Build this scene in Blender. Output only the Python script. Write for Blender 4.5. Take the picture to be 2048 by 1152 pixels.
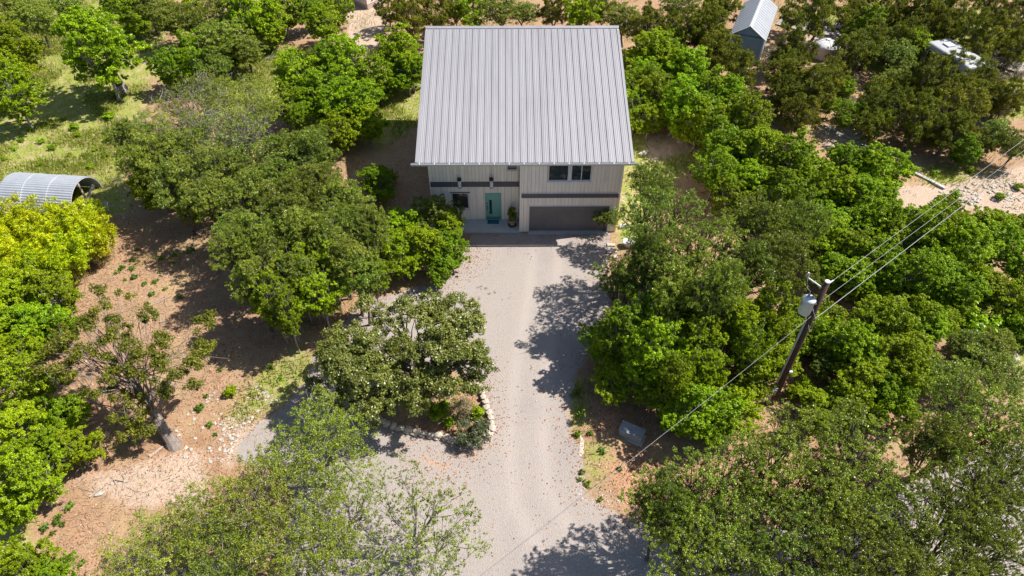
import bpy, math, random
import numpy as np
from mathutils import Vector

random.seed(7)
scn = bpy.context.scene
for o in list(bpy.data.objects):
    bpy.data.objects.remove(o)
COL = scn.collection

# ------------------------------------------------------------------ camera, sky, sun, exposure
F, PITCH, YAW, CX, CD, CH = 1363.77, 0.7894, -0.0059, -1.2923, 33.04, 28.289
cam_d = bpy.data.cameras.new('camera')
cam = bpy.data.objects.new('camera', cam_d)
COL.objects.link(cam)
cam_d.sensor_width = 36.0
cam_d.lens = F / 2048 * 36
cam_d.clip_end = 2000
cam.location = (CX, -CD, CH)
cam.rotation_euler = (math.pi / 2 - PITCH, 0, YAW)
scn.camera = cam

SUN_TRAVEL = Vector((-4.24, -0.81, -5.66)).normalized()
SUN_EL = math.asin(-SUN_TRAVEL.z)
SUN_AZ = math.atan2(-SUN_TRAVEL.x, -SUN_TRAVEL.y)
world = bpy.data.worlds.new('World')
scn.world = world
world.use_nodes = True
wn = world.node_tree
wn.nodes.clear()
sky = wn.nodes.new('ShaderNodeTexSky')
sky.sky_type = 'NISHITA'
sky.sun_disc = False
sky.sun_elevation = SUN_EL
sky.sun_rotation = SUN_AZ
bg = wn.nodes.new('ShaderNodeBackground')
bg.inputs['Strength'].default_value = 0.08
wo = wn.nodes.new('ShaderNodeOutputWorld')
wn.links.new(sky.outputs[0], bg.inputs[0])
wn.links.new(bg.outputs[0], wo.inputs[0])
sun_d = bpy.data.lights.new('sun', 'SUN')
sun_d.energy = 5.0
sun_d.angle = math.radians(0.53)
sun_d.color = (1.0, 0.95, 0.87)
sun = bpy.data.objects.new('sun', sun_d)
COL.objects.link(sun)
sun.rotation_euler = SUN_TRAVEL.to_track_quat('-Z', 'Y').to_euler()
sun.location = (40, 8, 60)
scn.view_settings.view_transform = 'Standard'
scn.view_settings.look = 'None'
scn.view_settings.gamma = 1.0
scn.view_settings.exposure = 0.75

# ------------------------------------------------------------------ pixel -> world
CY_, SY_ = math.cos(YAW), math.sin(YAW)
CP, SP = math.cos(PITCH), math.sin(PITCH)


def at(u, v, z=0.0):
    x = (u - 1024) / F
    up = (576 - v) / F
    y = CP + SP * up
    zz = -SP + CP * up
    t = (z - CH) / zz
    return CX + t * (CY_ * x - SY_ * y), -CD + t * (SY_ * x + CY_ * y)


def depth(x, y, z):
    vx, vy, vz = x - CX, y + CD, z - CH
    return CP * (-SY_ * vx + CY_ * vy) - SP * vz


# ------------------------------------------------------------------ mesh helpers
class MB:
    def __init__(s):
        s.v, s.f = [], []

    def add(s, vs, fs):
        n = len(s.v)
        s.v.extend([tuple(p) for p in vs])
        s.f.extend([tuple(i + n for i in f) for f in fs])
        return s

    def box(s, x0, x1, y0, y1, z0, z1):
        vs = [(x0, y0, z0), (x1, y0, z0), (x1, y1, z0), (x0, y1, z0), (x0, y0, z1), (x1, y0, z1), (x1, y1, z1), (x0, y1, z1)]
        return s.add(vs, [(0, 3, 2, 1), (4, 5, 6, 7), (0, 1, 5, 4), (1, 2, 6, 5), (2, 3, 7, 6), (3, 0, 4, 7)])

    def tube(s, pts, rad, n=6, cap=True):
        pts = [Vector(p) for p in pts]
        base = len(s.v)
        for i, p in enumerate(pts):
            d = (pts[min(i + 1, len(pts) - 1)] - pts[max(i - 1, 0)])
            if d.length < 1e-6:
                d = Vector((0, 0, 1))
            d.normalize()
            a = d.cross(Vector((0, 0, 1)) if abs(d.z) < .9 else Vector((1, 0, 0))).normalized()
            b = d.cross(a)
            r = rad[i] if hasattr(rad, '__len__') else rad
            for k in range(n):
                t = 2 * math.pi * k / n
                s.v.append(tuple(p + a * (r * math.cos(t)) + b * (r * math.sin(t))))
        for i in range(len(pts) - 1):
            for k in range(n):
                k2 = (k + 1) % n
                s.f.append((base + i * n + k, base + i * n + k2, base + (i + 1) * n + k2, base + (i + 1) * n + k))
        if cap:
            s.f.append(tuple(base + k for k in range(n))[::-1])
            s.f.append(tuple(base + (len(pts) - 1) * n + k for k in range(n)))
        return s

    def lathe(s, prof, n=16, c=(0, 0, 0), cap=True):
        base = len(s.v)
        for r, z in prof:
            for k in range(n):
                t = 2 * math.pi * k / n
                s.v.append((c[0] + r * math.cos(t), c[1] + r * math.sin(t), c[2] + z))
        for i in range(len(prof) - 1):
            for k in range(n):
                k2 = (k + 1) % n
                s.f.append((base + i * n + k, base + i * n + k2, base + (i + 1) * n + k2, base + (i + 1) * n + k))
        if cap:
            s.f.append(tuple(base + k for k in range(n))[::-1])
            s.f.append(tuple(base + (len(prof) - 1) * n + k for k in range(n)))
        return s

    def mesh(s, name, mat, smooth=False):
        m = bpy.data.meshes.new(name)
        m.from_pydata(s.v, [], s.f)
        if mat:
            m.materials.append(mat)
        if smooth:
            m.polygons.foreach_set('use_smooth', [True] * len(m.polygons))
        m.update()
        return m

    def obj(s, name, mat, parent=None, smooth=False):
        return link(name, s.mesh(name, mat, smooth), parent)


def link(name, data, parent=None):
    o = bpy.data.objects.new(name, data)
    COL.objects.link(o)
    if parent:
        o.parent = parent
    return o


def tag(o, label=None, cat=None, group=None, kind=None):
    if label:
        o['label'] = label
    if cat:
        o['category'] = cat
    if group:
        o['group'] = group
    if kind:
        o['kind'] = kind
    return o


def thing(name, label, cat, loc=(0, 0, 0), rz=0, group=None):
    o = link(name, None)
    o.location = loc
    o.rotation_euler = (0, 0, rz)
    o.empty_display_size = .3
    return tag(o, label, cat, group)


def quads_mesh(name, V, mat, tint=None):
    """V: (n,4,3) array -> one mesh of n loose quads"""
    n = V.shape[0]
    m = bpy.data.meshes.new(name)
    m.vertices.add(n * 4)
    m.vertices.foreach_set('co', V.reshape(-1).astype(np.float32))
    m.loops.add(n * 4)
    m.loops.foreach_set('vertex_index', np.arange(n * 4, dtype=np.int32))
    m.polygons.add(n)
    m.polygons.foreach_set('loop_start', np.arange(0, n * 4, 4, dtype=np.int32))
    m.polygons.foreach_set('loop_total', np.full(n, 4, dtype=np.int32))
    if tint is not None:
        a = m.attributes.new('tint', 'FLOAT', 'POINT')
        a.data.foreach_set('value', np.repeat(tint, 4).astype(np.float32))
    m.materials.append(mat)
    m.update(calc_edges=True)
    return m


# ------------------------------------------------------------------ materials
class NT:
    def __init__(s, name):
        s.m = bpy.data.materials.new(name)
        s.m.use_nodes = True
        s.t = s.m.node_tree
        s.b = s.t.nodes['Principled BSDF']
        s.out = s.t.nodes['Material Output']

    def n(s, typ, **kw):
        nd = s.t.nodes.new('ShaderNode' + typ)
        for k, v in kw.items():
            setattr(nd, k, v)
        return nd

    def l(s, a, b):
        s.t.links.new(a, b)

    def noise(s, scale, detail=4, rough=.6, vec=None):
        nd = s.n('TexNoise')
        nd.inputs['Scale'].default_value = scale
        nd.inputs['Detail'].default_value = detail
        nd.inputs['Roughness'].default_value = rough
        if vec is not None:
            s.l(vec, nd.inputs['Vector'])
        return nd.outputs['Fac']

    def ramp(s, fac, stops, interp='LINEAR'):
        nd = s.n('ValToRGB')
        cr = nd.color_ramp
        cr.interpolation = interp
        while len(cr.elements) > 1:
            cr.elements.remove(cr.elements[-1])
        cr.elements[0].position = stops[0][0]
        cr.elements[0].color = tuple(stops[0][1]) + (1,)
        for p, c in stops[1:]:
            e = cr.elements.new(p)
            e.color = tuple(c) + (1,)
        s.l(fac, nd.inputs[0])
        return nd.outputs[0]

    def mix(s, f, a, b, blend='MIX'):
        nd = s.n('Mix', data_type='RGBA', blend_type=blend)
        for i, x in ((0, f), (6, a), (7, b)):
            if hasattr(x, 'is_linked'):
                s.l(x, nd.inputs[i])
            elif i == 0:
                nd.inputs[0].default_value = x
            else:
                nd.inputs[i].default_value = tuple(x) + (1,)
        return nd.outputs[2]

    def math(s, op, a, b=None, c=None):
        nd = s.n('Math', operation=op)
        for i, x in enumerate((a, b, c)):
            if x is None:
                continue
            if hasattr(x, 'is_linked'):
                s.l(x, nd.inputs[i])
            else:
                nd.inputs[i].default_value = x
        return nd.outputs[0]

    def bump(s, h, strength=.5, dist=.02):
        nd = s.n('Bump')
        nd.inputs['Strength'].default_value = strength
        nd.inputs['Distance'].default_value = dist
        s.l(h, nd.inputs['Height'])
        s.l(nd.outputs[0], s.b.inputs['Normal'])

    def pos(s):
        return s.n('NewGeometry').outputs['Position']

    def objco(s):
        return s.n('TexCoord').outputs['Object']


def mat_plain(name, col, rough=.6, var=.12, scale=3.0, metal=0.0, bump=0.0, spec=.4, each=0.0, streak=None):
    t = NT(name)
    co = t.objco()
    if streak:
        mp = t.n('Mapping')
        mp.inputs['Scale'].default_value = streak
        t.l(t.pos(), mp.inputs[0])
        co = mp.outputs[0]
    nz = t.noise(scale, 5, .65, co)
    nz2 = t.noise(scale * 9, 3, .6, co)
    f = t.math('ADD', t.math('MULTIPLY', nz, .7), t.math('MULTIPLY', nz2, .3))
    lo = [c * (1 - var * 2) for c in col]
    hi = [min(1, c * (1 + var * 1.4)) for c in col]
    cc = t.ramp(f, [(.25, lo), (.5, col), (.75, hi)])
    if each:
        hs = t.n('HueSaturation')
        t.l(t.math('MULTIPLY_ADD', t.n('ObjectInfo').outputs['Random'], each, 1 - each / 2), hs.inputs['Value'])
        t.l(cc, hs.inputs['Color'])
        cc = hs.outputs[0]
    t.l(cc, t.b.inputs['Base Color'])
    t.b.inputs['Roughness'].default_value = rough
    t.b.inputs['Metallic'].default_value = metal
    t.b.inputs['Specular IOR Level'].default_value = spec
    if bump:
        t.bump(nz2, bump, .01)
    return t.m


def mat_leaf(name, stops, transl=.34, rough=.42, hue=.018, val=.5, spec=.35):
    t = NT(name)
    a = t.n('Attribute', attribute_name='tint')
    col = t.ramp(a.outputs['Fac'], stops)
    oi = t.n('ObjectInfo')
    hs = t.n('HueSaturation')
    t.l(t.math('MULTIPLY_ADD', oi.outputs['Random'], hue * 2, .492 - hue), hs.inputs['Hue'])
    r2 = t.math('FRACT', t.math('MULTIPLY', oi.outputs['Random'], 7.31))
    t.l(t.math('MULTIPLY_ADD', r2, val, 1 - val / 2), hs.inputs['Value'])
    t.l(col, hs.inputs['Color'])
    c = hs.outputs[0]
    t.l(c, t.b.inputs['Base Color'])
    t.b.inputs['Roughness'].default_value = rough
    t.b.inputs['Specular IOR Level'].default_value = spec
    tr = t.n('BsdfTranslucent')
    tc = t.mix(.5, c, (.20, .32, .008), 'MIX')
    t.l(tc, tr.inputs[0])
    mx = t.n('MixShader')
    mx.inputs[0].default_value = transl
    t.l(t.b.outputs[0], mx.inputs[1])
    t.l(tr.outputs[0], mx.inputs[2])
    t.l(mx.outputs[0], t.out.inputs['Surface'])
    return t.m


M = {}
M['elm'] = mat_leaf('elm_leaves', [(0, (0.095, 0.168, 0.004)), (.45, (0.237, 0.376, 0.006)), (.8, (0.380, 0.546, 0.007)), (1, (0.594, 0.693, 0.017))])
M['oak'] = mat_leaf('live_oak_leaves', [(0, (0.073, 0.110, 0.010)), (.5, (0.194, 0.267, 0.023)), (.85, (0.340, 0.415, 0.045)), (1, (0.560, 0.600, 0.116))], transl=.25, rough=.36, spec=.5)
M['sparse'] = mat_leaf('pale_oak_leaves', [(0, (0.096, 0.144, 0.012)), (.5, (0.215, 0.287, 0.026)), (.85, (0.318, 0.400, 0.049)), (1, (0.429, 0.469, 0.088))], transl=.3, rough=.4)
M['juniper'] = mat_leaf('juniper_sprays', [(0, (0.059, 0.075, 0.005)), (.5, (0.153, 0.172, 0.010)), (.88, (0.265, 0.272, 0.014)), (1, (0.346, 0.205, 0.036))], transl=.18, rough=.6, spec=.2)
M['bamboo'] = mat_leaf('bamboo_leaves', [(0, (0.143, 0.267, 0.005)), (.4, (0.429, 0.550, 0.006)), (.8, (0.657, 0.709, 0.008)), (1, (0.744, 0.709, 0.024))], transl=.35, val=.25)
M['darkoak'] = mat_leaf('island_oak_leaves', [(0, (0.046, 0.064, 0.010)), (.5, (0.127, 0.157, 0.026)), (.85, (0.220, 0.252, 0.049)), (1, (0.358, 0.360, 0.097))], transl=.2, rough=.38, spec=.5)
M['bush'] = mat_leaf('grey_bush_leaves', [(0, (.055, .075, .035)), (.5, (.115, .145, .065)), (1, (.20, .225, .12))], transl=.2)
M['weed'] = mat_leaf('weed_leaves', [(0, (0.065, 0.143, 0.010)), (.6, (0.156, 0.286, 0.026)), (1, (0.312, 0.390, 0.065))], transl=.3)
M['brush'] = mat_leaf('dry_brush', [(0, (.14, .11, .06)), (.6, (.25, .21, .11)), (1, (.30, .29, .16))], transl=.1)


def mat_bark(name, a, b):
    t = NT(name)
    co = t.objco()
    mp = t.n('Mapping')
    mp.inputs['Scale'].default_value = (1, 1, .22)
    t.l(co, mp.inputs[0])
    nz = t.noise(14, 5, .7, mp.outputs[0])
    t.l(t.ramp(nz, [(.3, a), (.7, b)]), t.b.inputs['Base Color'])
    t.b.inputs['Roughness'].default_value = .9
    t.bump(nz, .8, .03)
    return t.m


M['bark'] = mat_bark('dark_bark', (.045, .036, .028), (.14, .115, .095))
M['palebark'] = mat_bark('pale_bark', (.16, .145, .13), (.36, .33, .30))
M['cedarbark'] = mat_bark('cedar_bark', (.10, .08, .068), (.30, .25, .22))
M['culm'] = mat_plain('bamboo_culm', (.30, .28, .07), .5)

# ground
t = NT('ground_soil')
P = t.pos()
at_ = t.n('Attribute', attribute_name='mask')
sep = t.n('SeparateColor')
t.l(at_.outputs['Color'], sep.inputs[0])
n_big = t.noise(.22, 5, .6, P)
n_mid = t.noise(1.6, 6, .7, P)
n_fine = t.noise(11, 4, .75, P)
n_vf = t.noise(38, 3, .7, P)
litter = t.ramp(n_fine, [(.25, (0.129, 0.069, 0.038)), (.45, (0.280, 0.166, 0.097)), (.62, (0.414, 0.272, 0.170)), (.8, (0.560, 0.417, 0.286))])
litter = t.mix(t.ramp(n_mid, [(.4, (0, 0, 0)), (.66, (1, 1, 1))]), litter, t.ramp(n_vf, [(.3, (0.224, 0.125, 0.068)), (.7, (0.515, 0.339, 0.210))]))
litter = t.mix(t.math('MULTIPLY', t.ramp(n_big, [(.45, (0, 0, 0)), (.7, (1, 1, 1))]), .35), litter, (0.370, 0.292, 0.179))
n_p = t.noise(.55, 5, .65, P)
litter = t.mix(t.math('MULTIPLY', t.ramp(n_p, [(.52, (0, 0, 0)), (.66, (1, 1, 1))]), .55), litter, t.ramp(n_vf, [(.3, (0.300, 0.209, 0.096)), (.7, (0.520, 0.400, 0.208))]))
litter = t.mix(t.math('MULTIPLY', t.ramp(n_p, [(.32, (1, 1, 1)), (.46, (0, 0, 0))]), .5), litter, t.ramp(n_fine, [(.3, (0.160, 0.079, 0.040)), (.7, (0.360, 0.205, 0.116))]))
grass = t.ramp(n_fine, [(.25, (0.106, 0.133, 0.023)), (.5, (0.233, 0.272, 0.047)), (.75, (0.360, 0.374, 0.114))])
grass = t.mix(t.ramp(n_mid, [(.46, (0, 0, 0)), (.68, (1, 1, 1))]), grass, (0.414, 0.305, 0.190))
gravel = t.ramp(n_vf, [(.25, (0.238, 0.199, 0.169)), (.5, (0.345, 0.303, 0.267)), (.8, (0.427, 0.392, 0.356))])
earth = t.ramp(n_fine, [(.25, (.30, .205, .145)), (.5, (.45, .335, .255)), (.8, (.56, .47, .39))])
orange = t.ramp(n_vf, [(.25, (0.216, 0.103, 0.054)), (.5, (0.414, 0.232, 0.138)), (.8, (0.504, 0.373, 0.264))])


def edge(ch, k=.55, w=.12):
    v = t.math('ADD', ch, t.math('MULTIPLY', t.math('SUBTRACT', t.math('ADD', t.math('MULTIPLY', n_mid, .6), t.math('MULTIPLY', n_fine, .4)), .5), k * 2))
    mr = t.n('MapRange')
    mr.inputs[1].default_value = .5 - w
    mr.inputs[2].default_value = .5 + w
    t.l(v, mr.inputs[0])
    return mr.outputs[0]


c = t.mix(edge(sep.outputs[0]), litter, grass)
c = t.mix(edge(sep.outputs[2]), c, earth)
c = t.mix(edge(at_.outputs['Alpha'], .6), c, orange)
c = t.mix(edge(sep.outputs[1], .5), c, gravel)
t.l(c, t.b.inputs['Base Color'])
t.b.inputs['Roughness'].default_value = .95
t.b.inputs['Specular IOR Level'].default_value = .15
t.bump(t.math('ADD', t.math('MULTIPLY', n_fine, .7), t.math('MULTIPLY', n_vf, .3)), .9, .06)
M['ground'] = t.m

t = NT('driveway_gravel')
P = t.pos()
at_ = t.n('Attribute', attribute_name='mask')
sep = t.n('SeparateColor')
t.l(at_.outputs['Color'], sep.inputs[0])
vo = t.n('TexVoronoi')
vo.inputs['Scale'].default_value = 30
t.l(P, vo.inputs['Vector'])
n_vf = t.noise(30, 3, .75, P)
n_fine = t.noise(9, 4, .7, P)
n_mid = t.noise(.9, 5, .65, P)
n_big = t.noise(.25, 4, .6, P)
sc = t.n('SeparateColor')
t.l(vo.outputs['Color'], sc.inputs[0])
peb = t.ramp(sc.outputs[0], [(0, (0.228, 0.189, 0.167)), (.10, (0.326, 0.279, 0.251)), (.55, (0.359, 0.309, 0.281)), (1, (0.414, 0.359, 0.331))])
peb = t.mix(.45, peb, t.ramp(n_vf, [(.25, (0.201, 0.172, 0.154)), (.5, (0.323, 0.292, 0.272)), (.8, (0.396, 0.366, 0.348))]))
peb = t.mix(t.math('MULTIPLY', t.ramp(n_mid, [(.4, (0, 0, 0)), (.7, (1, 1, 1))]), .4), peb, (0.345, 0.292, 0.249))
peb = t.mix(t.math('MULTIPLY', t.ramp(n_big, [(.5, (0, 0, 0)), (.68, (1, 1, 1))]), .35), peb, (0.234, 0.219, 0.226))
peb = t.mix(t.math('MULTIPLY', sep.outputs[1], t.math('MULTIPLY_ADD', n_mid, .6, .15)), peb, (0.422, 0.367, 0.335))
orange = t.ramp(n_vf, [(.25, (.28, .125, .06)), (.5, (.50, .27, .15)), (.8, (.58, .42, .31))])
v = t.math('ADD', sep.outputs[0], t.math('MULTIPLY', t.math('SUBTRACT', t.math('ADD', t.math('MULTIPLY', n_vf, .5), t.math('MULTIPLY', n_mid, .5)), .5), 1.7))
mr = t.n('MapRange')
mr.inputs[1].default_value = .45
mr.inputs[2].default_value = .7
t.l(v, mr.inputs[0])
c = t.mix(mr.outputs[0], peb, orange)
t.l(c, t.b.inputs['Base Color'])
t.b.inputs['Roughness'].default_value = .95
t.b.inputs['Specular IOR Level'].default_value = .15
t.bump(t.math('ADD', vo.outputs['Distance'], t.math('MULTIPLY', n_fine, .6)), .7, .03)
M['gravel'] = t.m

M['litterflake'] = mat_leaf('fallen_leaves', [(0, (0.147, 0.059, 0.025)), (.4, (0.313, 0.143, 0.065)), (.75, (0.423, 0.252, 0.137)), (1, (0.506, 0.386, 0.274))], transl=.05, rough=.8)
M['mulch'] = mat_leaf('wood_chips', [(0, (0.184, 0.118, 0.072)), (.5, (0.386, 0.277, 0.187)), (1, (0.570, 0.454, 0.338))], transl=0.02, rough=.85)
M['grass'] = mat_leaf('grass_blades', [(0, (0.098, 0.169, 0.016)), (.5, (0.260, 0.312, 0.033)), (.8, (0.442, 0.429, 0.078)), (1, (0.572, 0.494, 0.234))], transl=.3, rough=.6)
M['rock'] = mat_plain('limestone', (0.426, 0.385, 0.336), .9, .22, 4, bump=.6)
M['wallstone'] = mat_plain('wall_stone', (.46, .40, .33), .9, .28, 5, bump=.7)
# house materials
M['roof'] = mat_plain('roof_metal', (.285, .280, .300), .55, .09, .8, metal=.2, each=.06, streak=(2.2, .22, .22))
M['seam'] = mat_plain('roof_seam', (.20, .198, .22), .45, .05, 2, metal=.3)
M['trim'] = mat_plain('white_trim', (0.628, 0.628, 0.639), .5, .06, 2)
M['gutter'] = mat_plain('gutter_paint', (.48, .48, .49), .5, .06, 2)
M['siding'] = mat_plain('cream_siding', (.84, .765, .675), .6, .09, 1.2, each=.09, streak=(2.5, 2.5, .35))
M['groove'] = mat_plain('siding_groove', (.20, .175, .15), .8, .1, 3)
M['band'] = mat_plain('plum_grey_band', (.10, .092, .108), .6, .12, 2)
M['garage'] = mat_plain('garage_door_paint', (.165, .148, .150), .5, .12, 1.5, each=.08)
M['teal'] = mat_plain('teal_paint', (.20, .43, .36), .45, .08, 2)
M['tealdark'] = mat_plain('dark_teal_paint', (.08, .24, .22), .5, .08, 2)  # darker teal for the kick plate at the door foot
M['slab'] = mat_plain('porch_concrete', (.44, .46, .45), .8, .12, 1.3, bump=.2)
M['mat'] = mat_plain('door_mat_fabric', (.03, .12, .19), .95, .2, 14, bump=.4)
M['black'] = mat_plain('black_metal', (.02, .02, .022), .45, .2, 5)
M['lampglass'] = mat_plain('frosted_glass', (.68, .70, .72), .35, .05, 3)
M['clay'] = mat_plain('clay_pot', (.34, .235, .16), .8, .25, 6, bump=.3)
M['dirt'] = mat_plain('potting_soil', (.05, .035, .025), .95, .3, 9)
t = NT('window_glass')
nz = t.noise(1.5, 3, .6, t.objco())
t.l(t.ramp(nz, [(.3, (.010, .022, .024)), (.7, (.022, .040, .042))]), t.b.inputs['Base Color'])
t.b.inputs['Roughness'].default_value = .06
t.b.inputs['Specular IOR Level'].default_value = .8
M['glass'] = t.m
M['polewood'] = mat_bark('pole_wood', (.035, .018, .012), (.10, .055, .038))
M['galv'] = mat_plain('galvanised_steel', (.55, .57, .60), .4, .1, 4, metal=.3)
M['tank'] = mat_plain('transformer_paint', (.50, .55, .60), .45, .08, 3)
M['porcelain'] = mat_plain('porcelain', (.30, .28, .27), .3, .1, 5)
M['wire'] = mat_plain('aluminium_wire', (0.298, 0.293, 0.288), .5, .05, 2)
M['upright_tube'] = mat_plain('grey_conduit', (.36, .37, .37), .6, .1, 4)
M['corr'] = mat_plain('corrugated_zinc', (0.444, 0.466, 0.503), .42, .10, 1.5, metal=.35)
M['oldwood'] = mat_bark('weathered_plank', (.26, .22, .18), (.48, .42, .36))
M['shedblue'] = mat_plain('blue_grey_siding', (0.196, 0.315, 0.399), .6, .1, 1.5)
M['shedroof'] = mat_plain('shed_roof_metal', (0.364, 0.374, 0.399), .4, .06, 1, metal=.3)
M['pink'] = mat_plain('pale_pink_stucco', (.62, .53, .48), .8, .08, 1)
M['pinkdark'] = mat_plain('cabin_skirting', (.40, .31, .26), .85, .1, 2)
M['white'] = mat_plain('white_plastic', (0.592, 0.584, 0.608), .45, .06, 2)
M['whitepaint'] = mat_plain('white_car_paint', (0.426, 0.432, 0.444), .25, .03, 1, spec=.6)
M['rubber'] = mat_plain('tyre_rubber', (.025, .025, .026), .8, .2, 8)
M['concrete'] = mat_plain('pale_concrete', (0.403, 0.396, 0.389), .85, .14, 2, bump=.3)
M['boxgrey'] = mat_plain('utility_box_paint', (0.264, 0.276, 0.300), .5, .12, 2.5)
M['char'] = mat_bark('charred_wood', (.015, .013, .012), (.07, .06, .055))

# ------------------------------------------------------------------ ground regions, from pixels on the ground plane


def poly(pts):
    return np.array([at(u, v) for u, v in pts])


def sdf(pt, pg):
    """signed distance (negative inside) of points (n,2) to polygon"""
    d = np.full(len(pt), 1e9)
    ins = np.zeros(len(pt), bool)
    n = len(pg)
    for i in range(n):
        a, b = pg[i], pg[(i + 1) % n]
        e = b - a
        w = pt - a
        tt = np.clip((w @ e) / (e @ e), 0, 1)
        q = w - tt[:, None] * e
        d = np.minimum(d, (q * q).sum(1))
        cnd = ((a[1] > pt[:, 1]) != (b[1] > pt[:, 1]))
        xx = a[0] + (pt[:, 1] - a[1]) * (e[0]) / (e[1] if abs(e[1]) > 1e-9 else 1e-9)
        ins ^= cnd & (pt[:, 0] < xx)
    return np.sqrt(d) * np.where(ins, -1, 1)


def vnoise(p, sc, seed=0):
    """cheap smooth value noise on (n,2)"""
    q = p * sc + 1000.0
    i = np.floor(q).astype(np.int64)
    f = q - i
    f = f * f * (3 - 2 * f)

    def h(a, b):
        x = (a * 374761393 + b * 668265263 + seed * 1442695041) & 0xffffffff
        x = ((x ^ (x >> 13)) * 1274126177) & 0xffffffff
        return ((x ^ (x >> 16)) & 0xffff) / 65535.0
    a, b = i[:, 0], i[:, 1]
    return (h(a, b) * (1 - f[:, 0]) + h(a + 1, b) * f[:, 0]) * (1 - f[:, 1]) + (h(a, b + 1) * (1 - f[:, 0]) + h(a + 1, b + 1) * f[:, 0]) * f[:, 1]


DRIVE = poly([(942, 467), (1214, 467), (1222, 500), (1212, 540), (1222, 600), (1205, 660), (1165, 715), (1146, 760), (1138, 830), (1138, 872), (1160, 905),
              (1154, 960), (1168, 992), (1215, 1022), (1255, 1042), (1340, 1050), (1460, 1075), (1600, 1050), (1780, 985), (1900, 925), (2060, 880), (2400, 830),
              (2500, 1500), (300, 1500), (560, 1230), (575, 1100), (590, 985), (545, 925), (470, 925), (480, 880), (560, 825), (600, 785), (640, 700),
              (690, 640), (745, 600), (830, 578), (890, 562), (925, 520)])
ISLAND = poly([(738, 826), (770, 770), (830, 738), (900, 735), (948, 765), (962, 810), (985, 850), (975, 884), (905, 880), (850, 869), (790, 856)])
GRASS = [poly(g) for g in (
    [(-300, -60), (330, -60), (330, 120), (520, 100), (560, 130), (560, 240), (480, 230), (300, 150), (290, 200), (250, 330), (260, 420), (210, 440), (-300, 420)],
    [(500, 90), (640, 100), (850, 170), (850, 240), (760, 300), (560, 200)],
    [(1255, 240), (1300, 280), (1380, 270), (1390, 330), (1300, 420), (1280, 480), (1240, 500), (1230, 440)],
    [(1165, 890), (1210, 890), (1230, 950), (1180, 960)],
    [(1140, 760), (1165, 760), (1175, 850), (1142, 850)],
    [(600, 690), (640, 720), (590, 800), (480, 850), (460, 830), (520, 740)],
    [(1880, 600), (2100, 560), (2100, 760), (1960, 740), (1900, 700)],
    [(1840, 330), (1960, 340), (1930, 375), (1850, 370)],
    [(1560, 20), (2100, 20), (2100, 240), (1900, 230), (1700, 120)],
    [(-300, 800), (60, 800), (60, 1300), (-300, 1300)],
)]
EARTH = [poly(g) for g in (
    [(1790, 370), (1880, 370), (2100, 320), (2100, 470), (1950, 420), (1810, 440)],
    [(1600, 40), (1700, 50), (1700, 110), (1610, 90)],
    [(1940, 100), (2060, 130), (2060, 160), (1930, 140)],
    [(690, 10), (770, 10), (770, 90), (700, 110)],
    [(470, 860), (500, 850), (560, 820), (500, 900), (450, 930)],
    [(160, 960), (400, 900), (420, 1010), (260, 1010)],
    [(1640, 250), (1720, 260), (1730, 310), (1650, 300)],
    [(1290, 270), (1390, 270), (1400, 300), (1300, 330)],
)]
ORANGE = [poly(g) for g in (
    [(690, 640), (740, 598), (800, 590), (760, 610), (700, 670), (660, 690)],
    [(930, 520), (945, 500), (955, 520), (890, 575), (830, 580)],
    [(1195, 480), (1225, 480), (1225, 560), (1200, 560)],
    [(780, 835), (900, 835), (960, 860), (990, 850), (960, 780), (975, 770), (1000, 850), (985, 905), (930, 930), (860, 880)],
    [(1180, 920), (1330, 900), (1350, 1030), (1240, 1040)],
    [(1170, 800), (1250, 790), (1240, 870), (1180, 860)],
    [(820, 880), (940, 920), (900, 980), (830, 940)],
    [(1560, 690), (1680, 690), (1660, 780), (1560, 770)],
    [(420, 400), (520, 360), (600, 400), (480, 470)],
    [(1300, 930), (1700, 960), (1700, 1040), (1320, 1040)],
)]


def region_w(p, regs, width):
    w = np.zeros(len(p))
    for g in regs:
        d = sdf(p, g)
        w = np.maximum(w, np.clip(.5 - d / width, 0, 1))
    return w


def drive_sdf(p):
    d = np.maximum(sdf(p, DRIVE), -sdf(p, ISLAND))
    return d + (vnoise(p, 1.4, 3) - .5) * .5 + (vnoise(p, 5.0, 4) - .5) * .16


def masks(p):
    ds = np.maximum(sdf(p, DRIVE), -sdf(p, ISLAND))
    g = region_w(p, GRASS, 3.0)
    e = region_w(p, EARTH, 2.0)
    o = region_w(p, ORANGE, 1.2) * .62
    v = np.clip(.5 - ds / 1.1, 0, 1)
    return g, v, e, o, ds


xs = np.concatenate([[-420, -260, -150, -95, -75], np.arange(-62, 62.01, .35), [75, 95, 150, 260, 420]])
ys = np.concatenate([[-420, -220, -110, -60, -40], np.arange(-29, 52.01, .35), [60, 80, 120, 220, 420]])
GX, GY = np.meshgrid(xs, ys)
gp = np.stack([GX.ravel(), GY.ravel()], 1)
g_, v_, e_, o_, ds_ = masks(gp)
house_d = np.maximum(np.abs(gp[:, 0] + .4) - 7.5, np.abs(gp[:, 1] - 7) - 9)
flat = np.clip(np.minimum((ds_ - .3) / 1.0, house_d / 1.5), 0, 1)
gz = ((vnoise(gp, .35, 1) - .5) * .16 + (vnoise(gp, 1.3, 2) - .5) * .09) * flat - .002
nx, ny = len(xs), len(ys)
gm = bpy.data.meshes.new('ground')
idx = np.arange(nx * ny).reshape(ny, nx)
fq = np.stack([idx[:-1, :-1], idx[:-1, 1:], idx[1:, 1:], idx[1:, :-1]], -1).reshape(-1, 4)
gm.from_pydata(np.column_stack([gp, gz]).tolist(), [], fq.tolist())
ca = gm.attributes.new('mask', 'FLOAT_COLOR', 'POINT')
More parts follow.
